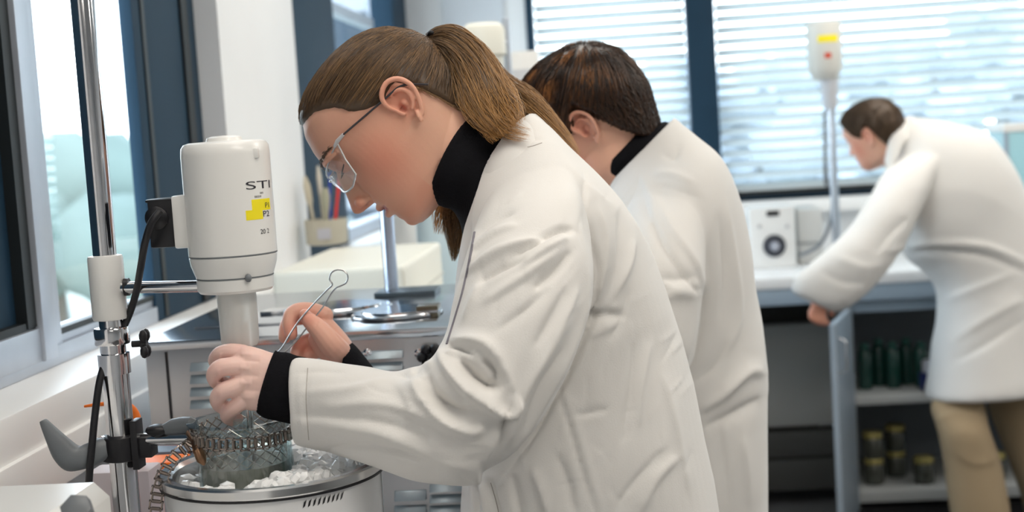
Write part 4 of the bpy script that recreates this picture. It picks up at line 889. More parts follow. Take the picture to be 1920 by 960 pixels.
def hand(mb, palm, chains, pw=2.4):
    pslice(mb, palm, pw, 28, 4)
    for c in chains: pchain(mb, c)

# ---- cuff ring helper: knitted tube with ribs
def knit_cuff(name, rows, parent, thick=.0015):
    A = catmull(rows, 6); th = np.arange(72)*2*math.pi/72; R = []
    for k, (xl, yl, xr, yr, d, dm) in enumerate(A):
        a, b = W(xl, yl, d), W(xr, yr, d); c = (a+b)/2; rb = 1+.018*np.abs(np.sin(th*18))
        R.append(c+(np.cos(th)*rb)[:, None]*(b-a)/2-(np.sin(th)*rb)[:, None]*cf*dm)
    return MB().rings(R).build(name, KNIT, parent, angle=80)

# ================================================================== the woman in front
DW = 1.80
fw = onz(1120, 1400, 0.0); foot = W(1130, 600, 1.85)
wo = thing('person', 'woman in white coat and clear safety glasses with brown ponytail bending over the ice pot', 'person', (foot[0], foot[1], 0), 'people in white coats')
HW = Head(701, 185, DW, (.784, .62), math.radians(2))
neck = [(750, 300, 850, 130, DW, .050), (792, 345, 886, 192, DW, .053), (838, 372, 915, 235, DW, .055), (878, 395, 955, 270, DW+.01, .058), (910, 440, 1000, 310, DW+.01, .07)]
hm_ = build_head(HW, neck, .0015)
# near (left) hand
hb = MB()
hand(hb, [(540, 668, 536, 772, 1.600, .020), (512, 662, 508, 771, 1.597, .019), (485, 653, 482, 771, 1.594, .0175), (462, 648, 462, 769, 1.594, .0165), (445, 652, 448, 764, 1.597, .0145), (436, 662, 440, 756, 1.60, .010)],
     [[(456, 664, 1.597, .0110), (434, 660, 1.600, .0100), (414, 664, 1.608, .0096), (404, 676, 1.624, .0086), (412, 686, 1.642, .0078), (422, 690, 1.652, .0072)],
      [(460, 686, 1.589, .0118), (432, 687, 1.583, .0106), (412, 691, 1.583, .0104), (402, 704, 1.590, .0096), (408, 717, 1.604, .0086), (423, 719, 1.618, .0076)],
      [(460, 716, 1.588, .0116), (436, 727, 1.582, .0104), (418, 734, 1.583, .0102), (408, 748, 1.591, .0094), (415, 762, 1.605, .0084), (431, 763, 1.619, .0075)],
      [(464, 742, 1.592, .0108), (448, 757, 1.589, .0096), (434, 768, 1.592, .0092), (426, 779, 1.601, .0084), (434, 787, 1.612, .0075), (446, 785, 1.622, .0068)],
      [(500, 690, 1.615, .013), (478, 690, 1.640, .0125), (456, 700, 1.655, .0105), (442, 712, 1.662, .0085)]])
pchain(hb, [(540, 718, 1.600, .026), (600, 745, 1.60, .030), (700, 775, 1.60, .034)], 20)
# far (right) hand
hand(hb, [(667, 660, 650, 700, 1.850, .020), (658, 640, 640, 694, 1.848, .023), (640, 617, 618, 684, 1.848, .022), (622, 598, 596, 668, 1.850, .020), (608, 588, 584, 650, 1.852, .016), (598, 586, 578, 636, 1.854, .010)],
     [[(642, 664, 1.835, .0145), (624, 648, 1.818, .0160), (602, 622, 1.815, .0135), (586, 606, 1.820, .0115), (576, 596, 1.822, .0095), (572, 590, 1.823, .0080)],
      [(608, 592, 1.850, .0125), (585, 584, 1.850, .0118), (562, 583, 1.845, .0112), (547, 590, 1.842, .0105), (543, 606, 1.838, .0097), (546, 626, 1.834, .0085)],
      [(606, 606, 1.862, .0125), (580, 594, 1.868, .0118), (552, 596, 1.868, .0110), (538, 612, 1.862, .0100), (534, 632, 1.854, .0088)],
      [(604, 640, 1.862, .0120), (580, 640, 1.868, .0112), (562, 650, 1.860, .0102), (556, 662, 1.850, .0090)],
      [(616, 655, 1.862, .0115), (594, 658, 1.864, .0100), (578, 668, 1.856, .0090)]])
pchain(hb, [(655, 684, 1.855, .017), (690, 726, 1.865, .019), (760, 770, 1.88, .024)], 20)
hme = remesh(hb, .0013, 3, .45)
v = mv(hme); nn = mn(hme); q_, dd_ = proj(v)
def crease(pts, w, amp, d0, d1): fold(hme, [(pts, w, amp, d0, d1)])
for pts in ([(458, 655), (440, 668), (430, 690)], [(450, 700), (436, 706), (425, 712)], [(452, 730), (438, 738), (428, 745)]): pass
for kx, ky in ((452, 664), (450, 690), (450, 718), (455, 745)): crease([(kx+22, ky+2), (kx-2, ky)], 8, 1.6, 1.5, 1.62)
for kx, ky in ((470, 676), (468, 704), (470, 732)): crease([(kx+18, ky+2), (kx-14, ky)], 5, -1.0, 1.5, 1.62)
for kx, ky in ((410, 699), (414, 740), (414, 668)): crease([(kx, ky-8), (kx-2, ky+8)], 3, .9, 1.5, 1.66)
crease([(640, 640), (622, 612), (606, 596)], 5, -1.6, 1.78, 1.88)
crease([(632, 622), (615, 607)], 4, -1.0, 1.78, 1.88); crease([(598, 598), (592, 612)], 2.5, -.8, 1.78, 1.88)
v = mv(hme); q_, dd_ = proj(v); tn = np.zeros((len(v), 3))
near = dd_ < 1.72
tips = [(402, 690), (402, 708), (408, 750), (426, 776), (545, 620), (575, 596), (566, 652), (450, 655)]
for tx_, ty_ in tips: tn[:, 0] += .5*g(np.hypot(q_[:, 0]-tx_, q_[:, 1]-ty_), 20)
tn[~near, 0] += .22; tn[~near, 2] = .18; tn[near, 2] = .8  # brighter light on the near hand is put into its paler tone
setattr_col(hme, np.clip(tn, 0, 1))
# nails
# torso and legs hidden in the clothes
tb = MB(); pslice(tb, [(905, 440, 1000, 320, 1.81, .06), (905, 500, 1080, 380, 1.82, .14), (880, 620, 1180, 540, 1.83, .15), (900, 820, 1240, 780, 1.85, .15), (930, 1000, 1270, 1000, 1.87, .16)], 2.3, 30, 3)
def leg3(mb, hip, knee, ankle, r0, r1, r2): mb.tube([hip, hip+(knee-hip)*.5, knee, knee+(ankle-knee)*.35, ankle], [r0, r0*.85, r1, r1*.95, r2], 18)
hipc = W(1120, 1000, 1.87)
for sg in (-1, 1):
    hp_ = hipc+np.array([-.0, sg*.09, 0]); kn_ = np.array([hp_[0]+.02, hp_[1], .50]); an = np.array([hp_[0]+.05, hp_[1]+sg*.02, .085])
    leg3(tb, hp_, kn_, an, .085, .058, .040)
tme = remesh(tb, .008, 2); tv = mv(tme); setattr_col(tme, np.zeros((len(tv), 3)))
def merge_me(mes):
    V_ = []; Fs = []; T = []; o = 0
    for me in mes:
        v = mv(me); V_.append(v); Fs += [tuple(i+o for i in p.vertices) for p in me.polygons]
        c = np.empty(len(v)*4); me.color_attributes['tone'].data.foreach_get('color', c); T.append(c.reshape(-1, 4)[:, :3]); o += len(v)
    me = bpy.data.meshes.new('m'); me.from_pydata([tuple(p) for p in np.concatenate(V_)], [], Fs); me.update(); setattr_col(me, np.concatenate(T)); return me
finish(merge_me([hm_, hme, tme]), 'body', SKIN, wo)
# lashes and brow
for sg in (1, -1):
    lm = MB(); A = catmull([(-150, 708, sg*28), (-143.5, 710.5, sg*36), (-144, 711, sg*46), (-151, 709, sg*56), (-162, 705, sg*63)], 5)
    lm.tube(HW.p(A[:, 0], A[:, 1], A[:, 2]), 1.0*KU, 8)
    for t in range(0, len(A)):
        a_ = A[t]; lm.tube([HW.p(*a_), HW.p(a_[0]+3, a_[1]+3, a_[2]+sg*2), HW.p(a_[0]+7, a_[1]+4, a_[2]+sg*4)], [.45*KU, .35*KU, .1*KU], 4)
    lm.build('eyelashes', HAIRM, wo)
    bm_ = []; tn_ = []; rg = np.random.default_rng(4)
    for i in range(130):
        t = rg.random(); w = sg*(18+62*t); v0 = 678-10*math.sin(t*2.4)+rg.normal()*2.2*(1-.5*t); u0 = surf_u(v0, w)+5+1.5*(t < .6)
        bm_.append([HW.p(u0, v0, w), HW.p(u0+1, v0-2, w+sg*4), HW.p(u0-1-4*t, v0-2+2*t, w+sg*9)]); tn_.append(np.tile([.15, 0, 0], (3, 1)))
    join_mesh('eyebrow', [strands_mesh(bm_, .9*KU, tn_)], HAIRW, wo)
# hair
TW = [(-130, 572), (-160, 592), (-172, 596), (-206, 606), (-237, 634), (-247, 662), (-266, 680), (-285, 690), (-299, 695), (-322, 690), (-338, 690), (-346, 708), (-356, 728), (-365, 766), (-372, 815), (-380, 850), (-440, 850)]
RC = hair_cap(HW, TW, 7.0)
tie = np.array([-447+290, 676-680, 0])/1.0
def end_w(u, v, w, rg): e = np.array([-157, -8.0, 0])+rg.normal(size=3)*np.array([3, 5, 6]); return e
def tone_w(u, v, w, rg, seg):
    base = np.clip(.22+.20*rg.normal()+.14*(np.sin(u*.11+w*.05)+np.sin(v*.17+w*.09)), .0, .6)+ (.18 if rg.random() < .12 else 0)
    a = np.zeros((seg, 3)); a[:, 0] = base*np.linspace(1.0, .55, seg); a[:, 1] = .10*(rg.random() < .25); return a
ch = [cap_chunk(HW, RC, .08), scalp_strands(HW, RC, TW, 4200, 16, end_w, .00050, .0026, tone_w)]
def tone_p(o0, o1, s0=.15, s1=.75, g1=.25):
    def f(ox, oy, rg, seg):
        a = np.zeros((seg, 3)); t = np.linspace(0, 1, seg); b = rg.random()
        a[:, 0] = np.clip(np.interp(t, [0, .35, 1], [s0, s0+.25, s1])+.22*rg.normal()-.15*ox*o0, 0, 1); a[:, 1] = np.clip(g1*2.2*t**1.5*(b > .35), 0, 1); return a
    return f
tieP = HW.p(-447, 676, 0); dT = depth(tieP)
ch.append(lock([(803, 74, 1.80, 9, .010), (822, 66, 1.80, 14, .015), (848, 72, 1.795, 22, .02), (876, 97, 1.79, 27, .024), (898, 132, 1.785, 33, .026), (915, 172, 1.78, 40, .028), (930, 203, 1.755, 44, .022), (945, 228, 1.725, 42, .016), (958, 246, 1.700, 36, .010)], 1500, .00040, tone_p(1, 0, .12, .95, .35), 3, 26))
ch.append(lock([(806, 78, 1.79, 7, .010), (832, 88, 1.775, 14, .012), (856, 115, 1.77, 22, .014), (872, 150, 1.765, 26, .016), (886, 185, 1.75, 28, .015), (904, 215, 1.725, 26, .010), (930, 240, 1.705, 22, .006)], 420, .0004, tone_p(0, 0, .02, .8, .3), 13, 24))
ch.append(lock([(812, 70, 1.80, 6, .010), (860, 66, 1.81, 10, .012), (905, 105, 1.82, 13, .015), (942, 155, 1.84, 20, .02), (985, 190, 1.86, 24, .016), (1025, 225, 1.86, 20, .014), (1060, 262, 1.86, 13, .012), (1085, 292, 1.86, 8, .01)], 420, .0004, tone_p(0, 0, .3, .8, .28), 4, 26))
ch.append(lock([(880, 100, 1.785, 20, .02), (898, 150, 1.78, 28, .02), (905, 190, 1.765, 30, .018), (925, 225, 1.735, 26, .012), (955, 243, 1.705, 20, .008), (995, 254, 1.690, 12, .005)], 240, .00040, tone_p(0, 0, .35, 1.0, .35), 5, 22))
ch.append(lock([(905, 190, 1.85, 18, .02), (885, 270, 1.87, 22, .02), (868, 340, 1.88, 30, .02), (860, 400, 1.88, 30, .02), (853, 450, 1.87, 15, .01), (850, 490, 1.86, 4, .004)], 500, .0005, tone_p(0, 0, .25, .45, .1), 6, 20))
ch.append(lock([(880, 260, 1.90, 14, .02), (850, 350, 1.91, 18, .02), (832, 400, 1.91, 18, .02), (822, 440, 1.91, 10, .01)], 160, .0005, tone_p(0, 0, .7, .9, .5), 7, 18))
hp_rows = [(799, 84, 812, 62, 1.80, .010), (815, 82, 832, 54, 1.80, .014), (834, 90, 860, 58, 1.795, .019), (856, 112, 894, 86, 1.79, .022), (874, 145, 921, 124, 1.785, .025), (886, 182, 944, 166, 1.78, .026), (900, 218, 962, 200, 1.775, .024)]
pm = MB(); pslice(pm, hp_rows, 2, 28, 5); pv, pf = pm.arrays(); ch.append((pv, pf, np.tile([.22, 0, 0], (len(pv), 1))))
# loose fine hairs at nape and forehead
def end_n(u, v, w, rg): return None
nap = []; tnp = []; rg = np.random.default_rng(9)
for i in range(260):
    t = rg.random(); u0 = -350-70*t*.5; v0 = hairline(u0, TW)-4; w0 = (92-30*max(0, (t-.5)))*(1 if rg.random() < .8 else -1)
    f_, b_, c_, h_ = htab(v0); uu = max(u0, b_+2); ww = math.copysign(h_*max(.05, 1-abs((uu-c_)/(c_-b_))**2.25)**(1/2.25), w0); L_ = 12+16*rg.random()
    nap.append([HW.p(uu, v0, ww*1.01), HW.p(uu-1+rg.normal(), v0+L_*.5, ww*1.02), HW.p(uu-2+2*rg.normal(), v0+L_, ww*.99)]); tnp.append(np.tile([.35+.3*rg.random(), .1, 0], (3, 1)))
ch.append(strands_mesh(nap, .0003, tnp))
join_mesh('hair', ch, HAIRW, wo)
MB().tube([W(808+10*math.cos(a)*.55, 74+13*math.sin(a), 1.80-.012*math.cos(a+1.57)) for a in np.linspace(0, 6.283, 25)[:-1]], .0028, 10, closed=True).build('hair_tie', BLKPL, wo)
# turtleneck
tk = MB(); 
TR = [(812, 378, 900, 212, DW, .058), (822, 384, 905, 214, DW, .062), (832, 388, 925, 228, DW, .066), (850, 395, 950, 245, DW+.005, .070), (865, 425, 985, 262, DW+.01, .085), (870, 470, 1040, 310, DW+.01, .12)]
A = catmull(TR, 8); th = np.arange(96)*2*math.pi/96; R = []
for k, (xl, yl, xr, yr, d, dm) in enumerate(A):
    a, b = W(xl, yl, d), W(xr, yr, d); c = (a+b)/2; t = k/len(A); tilt = (W(900-17, 300-6, DW)-W(900, 300, DW))*max(0, 1-t*1.6)
    rb = 1+.010*np.abs(np.sin(th*24))+.03*math.sin(t*15)*(.5+.5*np.sin(th+1))
    R.append(c+(np.cos(th)*rb)[:, None]*(b-a)/2+(np.sin(th)*rb)[:, None]*(tilt-cf*dm))
c0 = R[0].mean(0); R = [c0+(R[0]-c0)*.93+(R[2].mean(0)-c0)*.5, c0+(R[0]-c0)*.97+(R[0].mean(0)-R[2].mean(0))*.25]+R
MB().rings(R, cap=False).build('turtleneck', KNIT, wo, angle=80)
knit_cuff('sweater_cuff', [(516, 658, 482, 772, 1.597, .0215), (523, 661, 486, 776, 1.597, .0255), (538, 662, 498, 783, 1.597, .027), (556, 668, 520, 788, 1.597, .027), (575, 672, 552, 795, 1.598, .027)], wo)
knit_cuff('sweater_cuff', [(655, 640, 640, 706, 1.848, .031), (666, 649, 650, 716, 1.848, .034), (682, 668, 664, 732, 1.852, .035), (702, 694, 685, 750, 1.86, .034)], wo)
# lab coat
cm = MB()
pslice(cm, [(905, 316, 996, 214, 1.80, .062), (893, 352, 1030, 240, 1.805, .098), (880, 400, 1078, 292, 1.81, .155), (866, 460, 1138, 352, 1.815, .190), (856, 530, 1190, 420, 1.82, .192), (850, 620, 1232, 510, 1.825, .185), (856, 710, 1262, 600, 1.83, .180),
            (864, 800, 1290, 700, 1.835, .185), (868, 900, 1314, 810, 1.84, .195), (868, 1010, 1336, 920, 1.85, .205), (905, 1180, 1365, 1100, 1.87, .215), (935, 1420, 1395, 1380, 1.89, .23)], 2.35, 64, 6)
pslice(cm, [(938, 345, 1060, 310, 1.70, .045), (905, 395, 1092, 372, 1.655, .075), (878, 465, 1108, 455, 1.615, .085), (856, 545, 1108, 545, 1.590, .086), (838, 620, 1088, 632, 1.575, .084), (812, 668, 1052, 716, 1.565, .082), (785, 690, 1005, 796, 1.560, .078), (760, 698, 945, 858, 1.558, .074), (742, 702, 868, 896, 1.558, .070)], 2.2, 48, 6)
pslice(cm, [(905, 740, 900, 905, 1.560, .060), (840, 700, 850, 906, 1.558, .068), (790, 688, 790, 900, 1.560, .066), (740, 698, 740, 886, 1.565, .060), (690, 690, 690, 868, 1.572, .055), (640, 682, 640, 852, 1.580, .048), (590, 675, 592, 840, 1.588, .042), (549, 671, 553, 832, 1.594, .038)], 2.2, 44, 6)
# far sleeve
pslice(cm, [(930, 420, 1040, 380, 1.98, .05), (870, 520, 990, 540, 1.98, .065), (835, 640, 940, 680, 1.94, .06), (780, 705, 850, 800, 1.91, .055), (735, 712, 755, 800, 1.89, .045), (705, 705, 712, 775, 1.88, .040), (688, 692, 690, 750, 1.865, .033)], 2.2, 36, 5)
cme = remesh(cm, .0032, 4, .5)
NA, FA = 1.30, 1.66     # the near sleeve's depths
AF = [ # near sleeve and shoulder folds
 ([(770, 694), (782, 728), (808, 764), (845, 794), (885, 806), (905, 796)], 9, 9), ([(826, 655), (838, 690), (868, 728), (905, 755), (945, 778), (966, 762), (966, 735)], 9, 11),
 ([(850, 640), (885, 640), (915, 652), (940, 690), (962, 730)], 9, 7), ([(800, 700), (815, 735), (850, 765), (880, 770)], 13, -13), ([(858, 672), (880, 700), (915, 725), (940, 722)], 15, -15), ([(905, 672), (925, 690), (935, 715)], 10, -9),
 ([(838, 664), (862, 660), (888, 676)], 4, 4.5), ([(862, 690), (875, 678), (890, 682)], 4, 4), ([(842, 650), (860, 655), (885, 665)], 5, -6),
 ([(740, 702), (765, 700), (790, 690)], 8, -5), ([(782, 690), (800, 684), (812, 690)], 9, 4),
 ([(548, 780), (640, 782), (740, 800), (820, 830)], 10, -3), ([(560, 735), (660, 728), (720, 712)], 9, 2.5), ([(600, 845), (680, 838), (760, 850), (850, 868)], 8, -4), ([(620, 765), (700, 758), (780, 776), (850, 815)], 9, 3),
 ([(548, 700), (600, 696), (650, 700)], 8, -1.6), ([(620, 800), (720, 818), (800, 852), (880, 880)], 9, 3.5),
 ([(577, 678), (574, 740), (580, 838)], 2.2, -1.4), ([(566, 678), (563, 740), (568, 836)], 4, 1.0),
 ([(880, 510), (930, 478), (980, 460), (1025, 450)], 8, 6), ([(890, 535), (940, 505), (985, 490)], 9, -6), ([(965, 478), (1010, 450), (1050, 430), (1075, 432)], 8, -8), ([(975, 505), (1020, 472), (1065, 446)], 9, 6),
 ([(905, 570), (960, 535), (1010, 500), (1060, 460)], 9, 4), ([(1000, 540), (1040, 505), (1070, 470)], 10, -6), ([(900, 445), (935, 412), (965, 400)], 7, -4), ([(890, 470), (930, 440), (970, 425)], 7, 4),
 ([(930, 620), (990, 575), (1030, 540)], 10, -2.5), ([(955, 830), (985, 740), (1030, 660), (1075, 590)], 9, 4), ([(985, 800), (1020, 720), (1060, 650)], 8, -4), ([(925, 850), (950, 790), (965, 760)], 9, -5), ([(905, 870), (925, 830), (940, 800)], 8, 3),
 ([(1040, 640), (1060, 600), (1085, 540)], 7, 3), ([(1000, 650), (1030, 600), (1060, 540)], 8, -3), ([(870, 600), (890, 560), (905, 520)], 6, 3)]
fold(cme, [(p, w*.85, a*1.6, NA, FA) for p, w, a in AF])
BF = [ # body folds
 ([(884, 425), (876, 480), (866, 545), (850, 600), (836, 650)], 3.2, -8), ([(893, 430), (886, 490), (875, 560), (860, 620)], 5, 4), ([(935, 262), (912, 320), (896, 375), (885, 425)], 6, 3),
 ([(1095, 330), (1098, 390), (1110, 450), (1122, 510), (1108, 580)], 6, -5), ([(1120, 390), (1135, 450), (1128, 520), (1105, 590)], 8, 4), ([(1160, 400), (1160, 480), (1140, 560)], 8, -3),
 ([(1098, 604), (1130, 588), (1168, 590)], 8, -5), ([(1105, 632), (1135, 618), (1170, 600)], 6, 1.5), ([(1150, 560), (1180, 500), (1190, 450)], 8, 3),
 ([(1040, 720), (1065, 790), (1085, 860), (1118, 965)], 2.4, -3.5), ([(1050, 720), (1078, 790), (1098, 860), (1130, 965)], 5, 2),
 ([(1000, 880), (1015, 920), (1030, 980)], 9, 5), ([(1045, 850), (1065, 900), (1080, 970)], 9, -4), ([(960, 890), (965, 930), (975, 985)], 10, -5), ([(1080, 780), (1105, 776), (1140, 768)], 6, -3),
 ([(1220, 640), (1205, 720), (1200, 800)], 8, 2.5), ([(1185, 640), (1180, 740), (1165, 830)], 10, -2.5), ([(1200, 960), (1230, 900), (1270, 860)], 9, 3), ([(1150, 960), (1190, 900), (1240, 850)], 9, -2.5), ([(1240, 700), (1265, 800), (1290, 920)], 10, 2.5),
 ([(1140, 640), (1165, 600), (1180, 540)], 6, -2), ([(1060, 300), (1090, 340), (1150, 390)], 10, 1.5), ([(885, 905), (890, 935), (892, 975)], 6, -6), ([(905, 905), (912, 935), (915, 975)], 5, 5), ([(925, 905), (930, 935), (940, 975)], 5, -6),
 ([(960, 245), (985, 262), (1018, 262)], 4, -2)]
fold(cme, [(p, w*.9, a*1.5, 1.55, 2.2) for p, w, a in BF])
fold(cme, [([(1122, 540), (1116, 585), (1092, 645), (1050, 730), (1000, 818), (948, 890)], 7, -13, 1.60, 2.2), ([(1100, 500), (1098, 570), (1076, 640), (1032, 728), (984, 810), (930, 876)], 7, 5, NA, 1.62)])
rf = np.random.default_rng(17); RND = []
for i in range(90):                      # small random creases in the worn cotton
    x, y = rf.uniform(880, 1330), rf.uniform(330, 960); a = rf.normal(1.15, .45); L_ = rf.uniform(25, 75)
    RND.append(([(x, y), (x-L_*.5*math.cos(a)+rf.normal()*4, y+L_*.5*math.sin(a)), (x-L_*math.cos(a), y+L_*math.sin(a))], rf.uniform(2.5, 6), rf.choice([-1, 1])*rf.uniform(.5, 1.5)))
for i in range(26):
    x, y = rf.uniform(560, 900), rf.uniform(690, 890); a = rf.normal(0, .35); L_ = rf.uniform(40, 110)
    RND.append(([(x, y), (x+L_*.5, y+L_*.5*math.sin(a)+rf.normal()*4), (x+L_, y+L_*math.sin(a))], rf.uniform(2.5, 6), rf.choice([-1, 1])*rf.uniform(.4, 1.3)))
relax(cme, 1, .45)
fold(cme, [(p, w, a, NA, 2.2) for p, w, a in RND]); relax(cme, 1, .3)
v = mv(cme); nn = mn(cme)
w_ = vnoise(v, 22, 11); v = v+nn*(.0016*(1-np.abs(w_))[:, None]+.0006*vnoise(v, 60, 12)[:, None]); setv(cme, v)
setattr_col(cme, np.zeros((len(v), 3))); lo_ = v[v[:, 2] < .95]; print('COATMIN', lo_.min(0), lo_.max(0)); coat = finish(cme, 'lab_coat', CLOTH, wo)
cv_ = mv(coat.data); BV = BVHTree.FromPolygons([tuple(p) for p in cv_], [tuple(p.vertices) for p in coat.data.polygons])
THREAD = mat('seam_thread', (.42, .39, .36), .9); GAP = mat('lapel_gap', (.20, .19, .22), .9)
for pts_, r_, m_ in (([(1042, 722), (1066, 790), (1088, 862), (1120, 990)], .0007, GAP), ([(1092, 350), (1100, 410), (1108, 470), (1114, 530), (1108, 580)], .0006, THREAD), ([(577, 690), (574, 750), (579, 825)], .0005, THREAD),
                     ([(890, 436), (880, 490), (868, 545), (852, 600), (838, 645)], .0016, GAP), ([(920, 905), (930, 940), (940, 985)], .0006, THREAD), ([(962, 262), (985, 276), (1016, 268)], .0006, THREAD)):
    P = []
    for x_, y_ in catmull(np.array(pts_, float), 10):
        h_ = BV.ray_cast(V(CAM), V(nrm(ray(x_, y_))))
        if h_[0] is not None: P.append(np.array(h_[0])-cf*r_*.1)
    if len(P) > 3:
        P = np.array(P)
        if np.abs(np.diff(P @ cf)).max() < .02: MB().tube(P, r_, 8).build('seam', m_, coat)
# collar: a turned-down band round the neck
def collar(parent, P, hgt, thick=.0035):
    """P: list of (px,py,d) along the fold, outward vectors taken from hgt rows"""
    A = catmull(P, 8); mb = MB(); R = []
    for a in A:
        t = W(a[0], a[1], a[2]); b = W(a[3], a[4], a[5]); m_ = (t+b)/2; o = nrm(np.cross(b-t, A[0][:3]*0+1e-9+np.array(cf))) if False else 0
        R.append((t, b))
    n = len(R); V_ = []; f = []
    for i, (t, b) in enumerate(R):
        tn_ = nrm(R[min(i+1, n-1)][0]-R[max(i-1, 0)][0]); ou = nrm(np.cross(tn_, b-t)); 
        for k in np.linspace(0, 1, 6): V_.append(t+(b-t)*k+ou*(.004*math.sin(k*3.1)+thick/2))
        for k in np.linspace(1, 0, 6): V_.append(t+(b-t)*k+ou*(.004*math.sin(k*3.1)-thick/2))
    me_rings = [np.array(V_[i*12:(i+1)*12]) for i in range(n)]; mb.rings(me_rings); me = remesh(mb, .0022, 3, .5); setattr_col(me, np.zeros((len(me.vertices), 3))); return finish(me, 'collar', CLOTH, parent)
collar(coat, [(1002, 214, 1.86, 1040, 262, 1.88), (992, 214, 1.80, 1028, 258, 1.79), (975, 224, 1.75, 1008, 268, 1.715), (952, 246, 1.728, 985, 300, 1.69), (925, 285, 1.728, 952, 345, 1.685), (905, 325, 1.74, 925, 395, 1.69), (890, 365, 1.755, 902, 440, 1.70), (880, 410, 1.77, 884, 470, 1.715), (872, 455, 1.775, 872, 490, 1.73)], 0)
# trousers and shoes
tr = MB()
for sg in (-1, 1):
    hp_ = hipc+np.array([0, sg*.09, .05]); tr.tube([hp_, np.array([hp_[0]+.02, hp_[1], .5]), np.array([hp_[0]+.05, hp_[1]+sg*.02, .09])], [.105, .078, .062], 20)
tr.build('trousers', DENIM, wo)
for sg in (-1, 1):
    a_ = np.array([hipc[0]+.05, hipc[1]+sg*.11, 0]); MB().ball(a_+np.array([-.06, 0, .042]), (.135, .045, .045), 18).ball(a_+np.array([.02, 0, .07]), (.05, .042, .065), 16).build('shoe', SHOE, wo)

# safety glasses (worn)
sg_ = thing('safety_glasses', 'clear rimless safety glasses with dark thin temples worn by the woman', 'glasses', HW.p(-128, 700, 0), None)
for s in (1, -1):
    mb = MB(); rows = []
    N = 12
    outer, inner = [], []
    for k in range(N+1):
        t = k/N; w = s*(12+76*t); vtop = 690-16*t; vbot = 722+22*math.sin(t*1.9)-26*max(0, t-.75); u = -121-66*t**1.9; ub_ = u+24*t
        outer.append([(u, vtop, w), ((u+ub_)/2+2.5, (vtop+vbot)/2, w), (ub_, vbot, w)])
    outer = np.array(outer, float); V_ = []; 
    for th_ in (1.2, -1.2):
        for r in outer: V_ += [tuple(HW.p(a[0]+th_, a[1], a[2])) for a in r]
    n3 = (N+1)*3; f = []
    for i in range(N):
        for j in range(2):
            a = i*3+j; f += [(a, a+1, a+4, a+3), (n3+a, n3+a+3, n3+a+4, n3+a+1)]
        f += [(i*3, i*3+3, n3+i*3+3, n3+i*3), (i*3+2, n3+i*3+2, n3+i*3+5, i*3+5)]
    f += [(0, n3, n3+1, 1), (1, n3+1, n3+2, 2), (N*3, N*3+1, n3+N*3+1, n3+N*3), (N*3+1, N*3+2, n3+N*3+2, n3+N*3+1)]
    mesh_obj('lens', V_, f, LENS, sg_)
    rim = [outer[i][2] for i in range(N+1)]; rim = np.array(rim); fr_ = MB()
    fr_.tube(HW.p(rim[:, 0], rim[:, 1], rim[:, 2]), 1.9*KU, 8); top = np.array([outer[i][0] for i in range(N+1)]); fr_.tube(HW.p(top[:, 0], top[:, 1], top[:, 2]), 1.6*KU, 8)
    e_ = outer[N]; fr_.tube(HW.p(e_[:, 0], e_[:, 1], e_[:, 2]), 1.5*KU, 8)
    fr_.build('rim', mat('clear_rim', (.75, .78, .80), .12, spec=.8, trans=.4), sg_)
    ti = HW.p(-165, 687, s*86); 
    tm = MB(); A = catmull([(-186, 674, s*92), (-205, 676, s*98), (-245, 685, s*107), (-300, 697, s*113), (-335, 704, s*113), (-352, 718, s*111), (-371, 742, s*108)], 6); tm.tube(HW.p(A[:, 0], A[:, 1], A[:, 2]), np.interp(np.arange(len(A)), [0, 8, len(A)-1], [2.2, 3.0, 3.2])*KU, 10, squash=.6); tm.build('temple', mat('dark_temple', (.05, .05, .06), .3), sg_)
    MB().tube([HW.p(-178, 675, s*86), HW.p(-190, 674, s*93), HW.p(-206, 676, s*99)], np.array([3, 4, 3.2])*KU, 10).build('hinge', mat('clear_hinge', (.8, .8, .82), .15, trans=.3), sg_)
A = catmull([(-124, 700, -12), (-119, 697, -5), (-118.5, 696.5, 0), (-119, 697, 5), (-124, 700, 12)], 4)
MB().tube(HW.p(A[:, 0]+2, A[:, 1], A[:, 2]), 2.2*KU, 8).build('bridge', mat('clear_rim', (.75, .78, .80), .12), sg_)

# ring-ended tongs
tg = thing('ring_tongs', 'thin steel tongs with a ring end held between finger and thumb', 'tongs', W(520, 660, 1.81))
dt_ = 1.818
ring_ = [(623, 534, dt_), (618, 524, dt_), (621, 512, dt_), (632, 506, dt_), (645, 508, dt_), (652, 518, dt_), (649, 530, dt_), (639, 536, dt_), (630, 540, dt_)]
legA = [(520, 661, 1.800), (530, 650, 1.80), (545, 625, 1.806), (562, 600, 1.812), (590, 568, 1.816), (612, 545, 1.818)]
legB = [(606, 575, 1.822), (580, 608, 1.816), (560, 634, 1.81), (545, 650, 1.806), (534, 660, 1.802)]
full = legA+ring_+[(620, 552, 1.822)]+legB
A = catmull(full, 6); MB().tube([W(*a) for a in A], .0010, 8).build('tongs_wire', mat('tong_steel', (.45, .45, .45), .25, 1), tg)

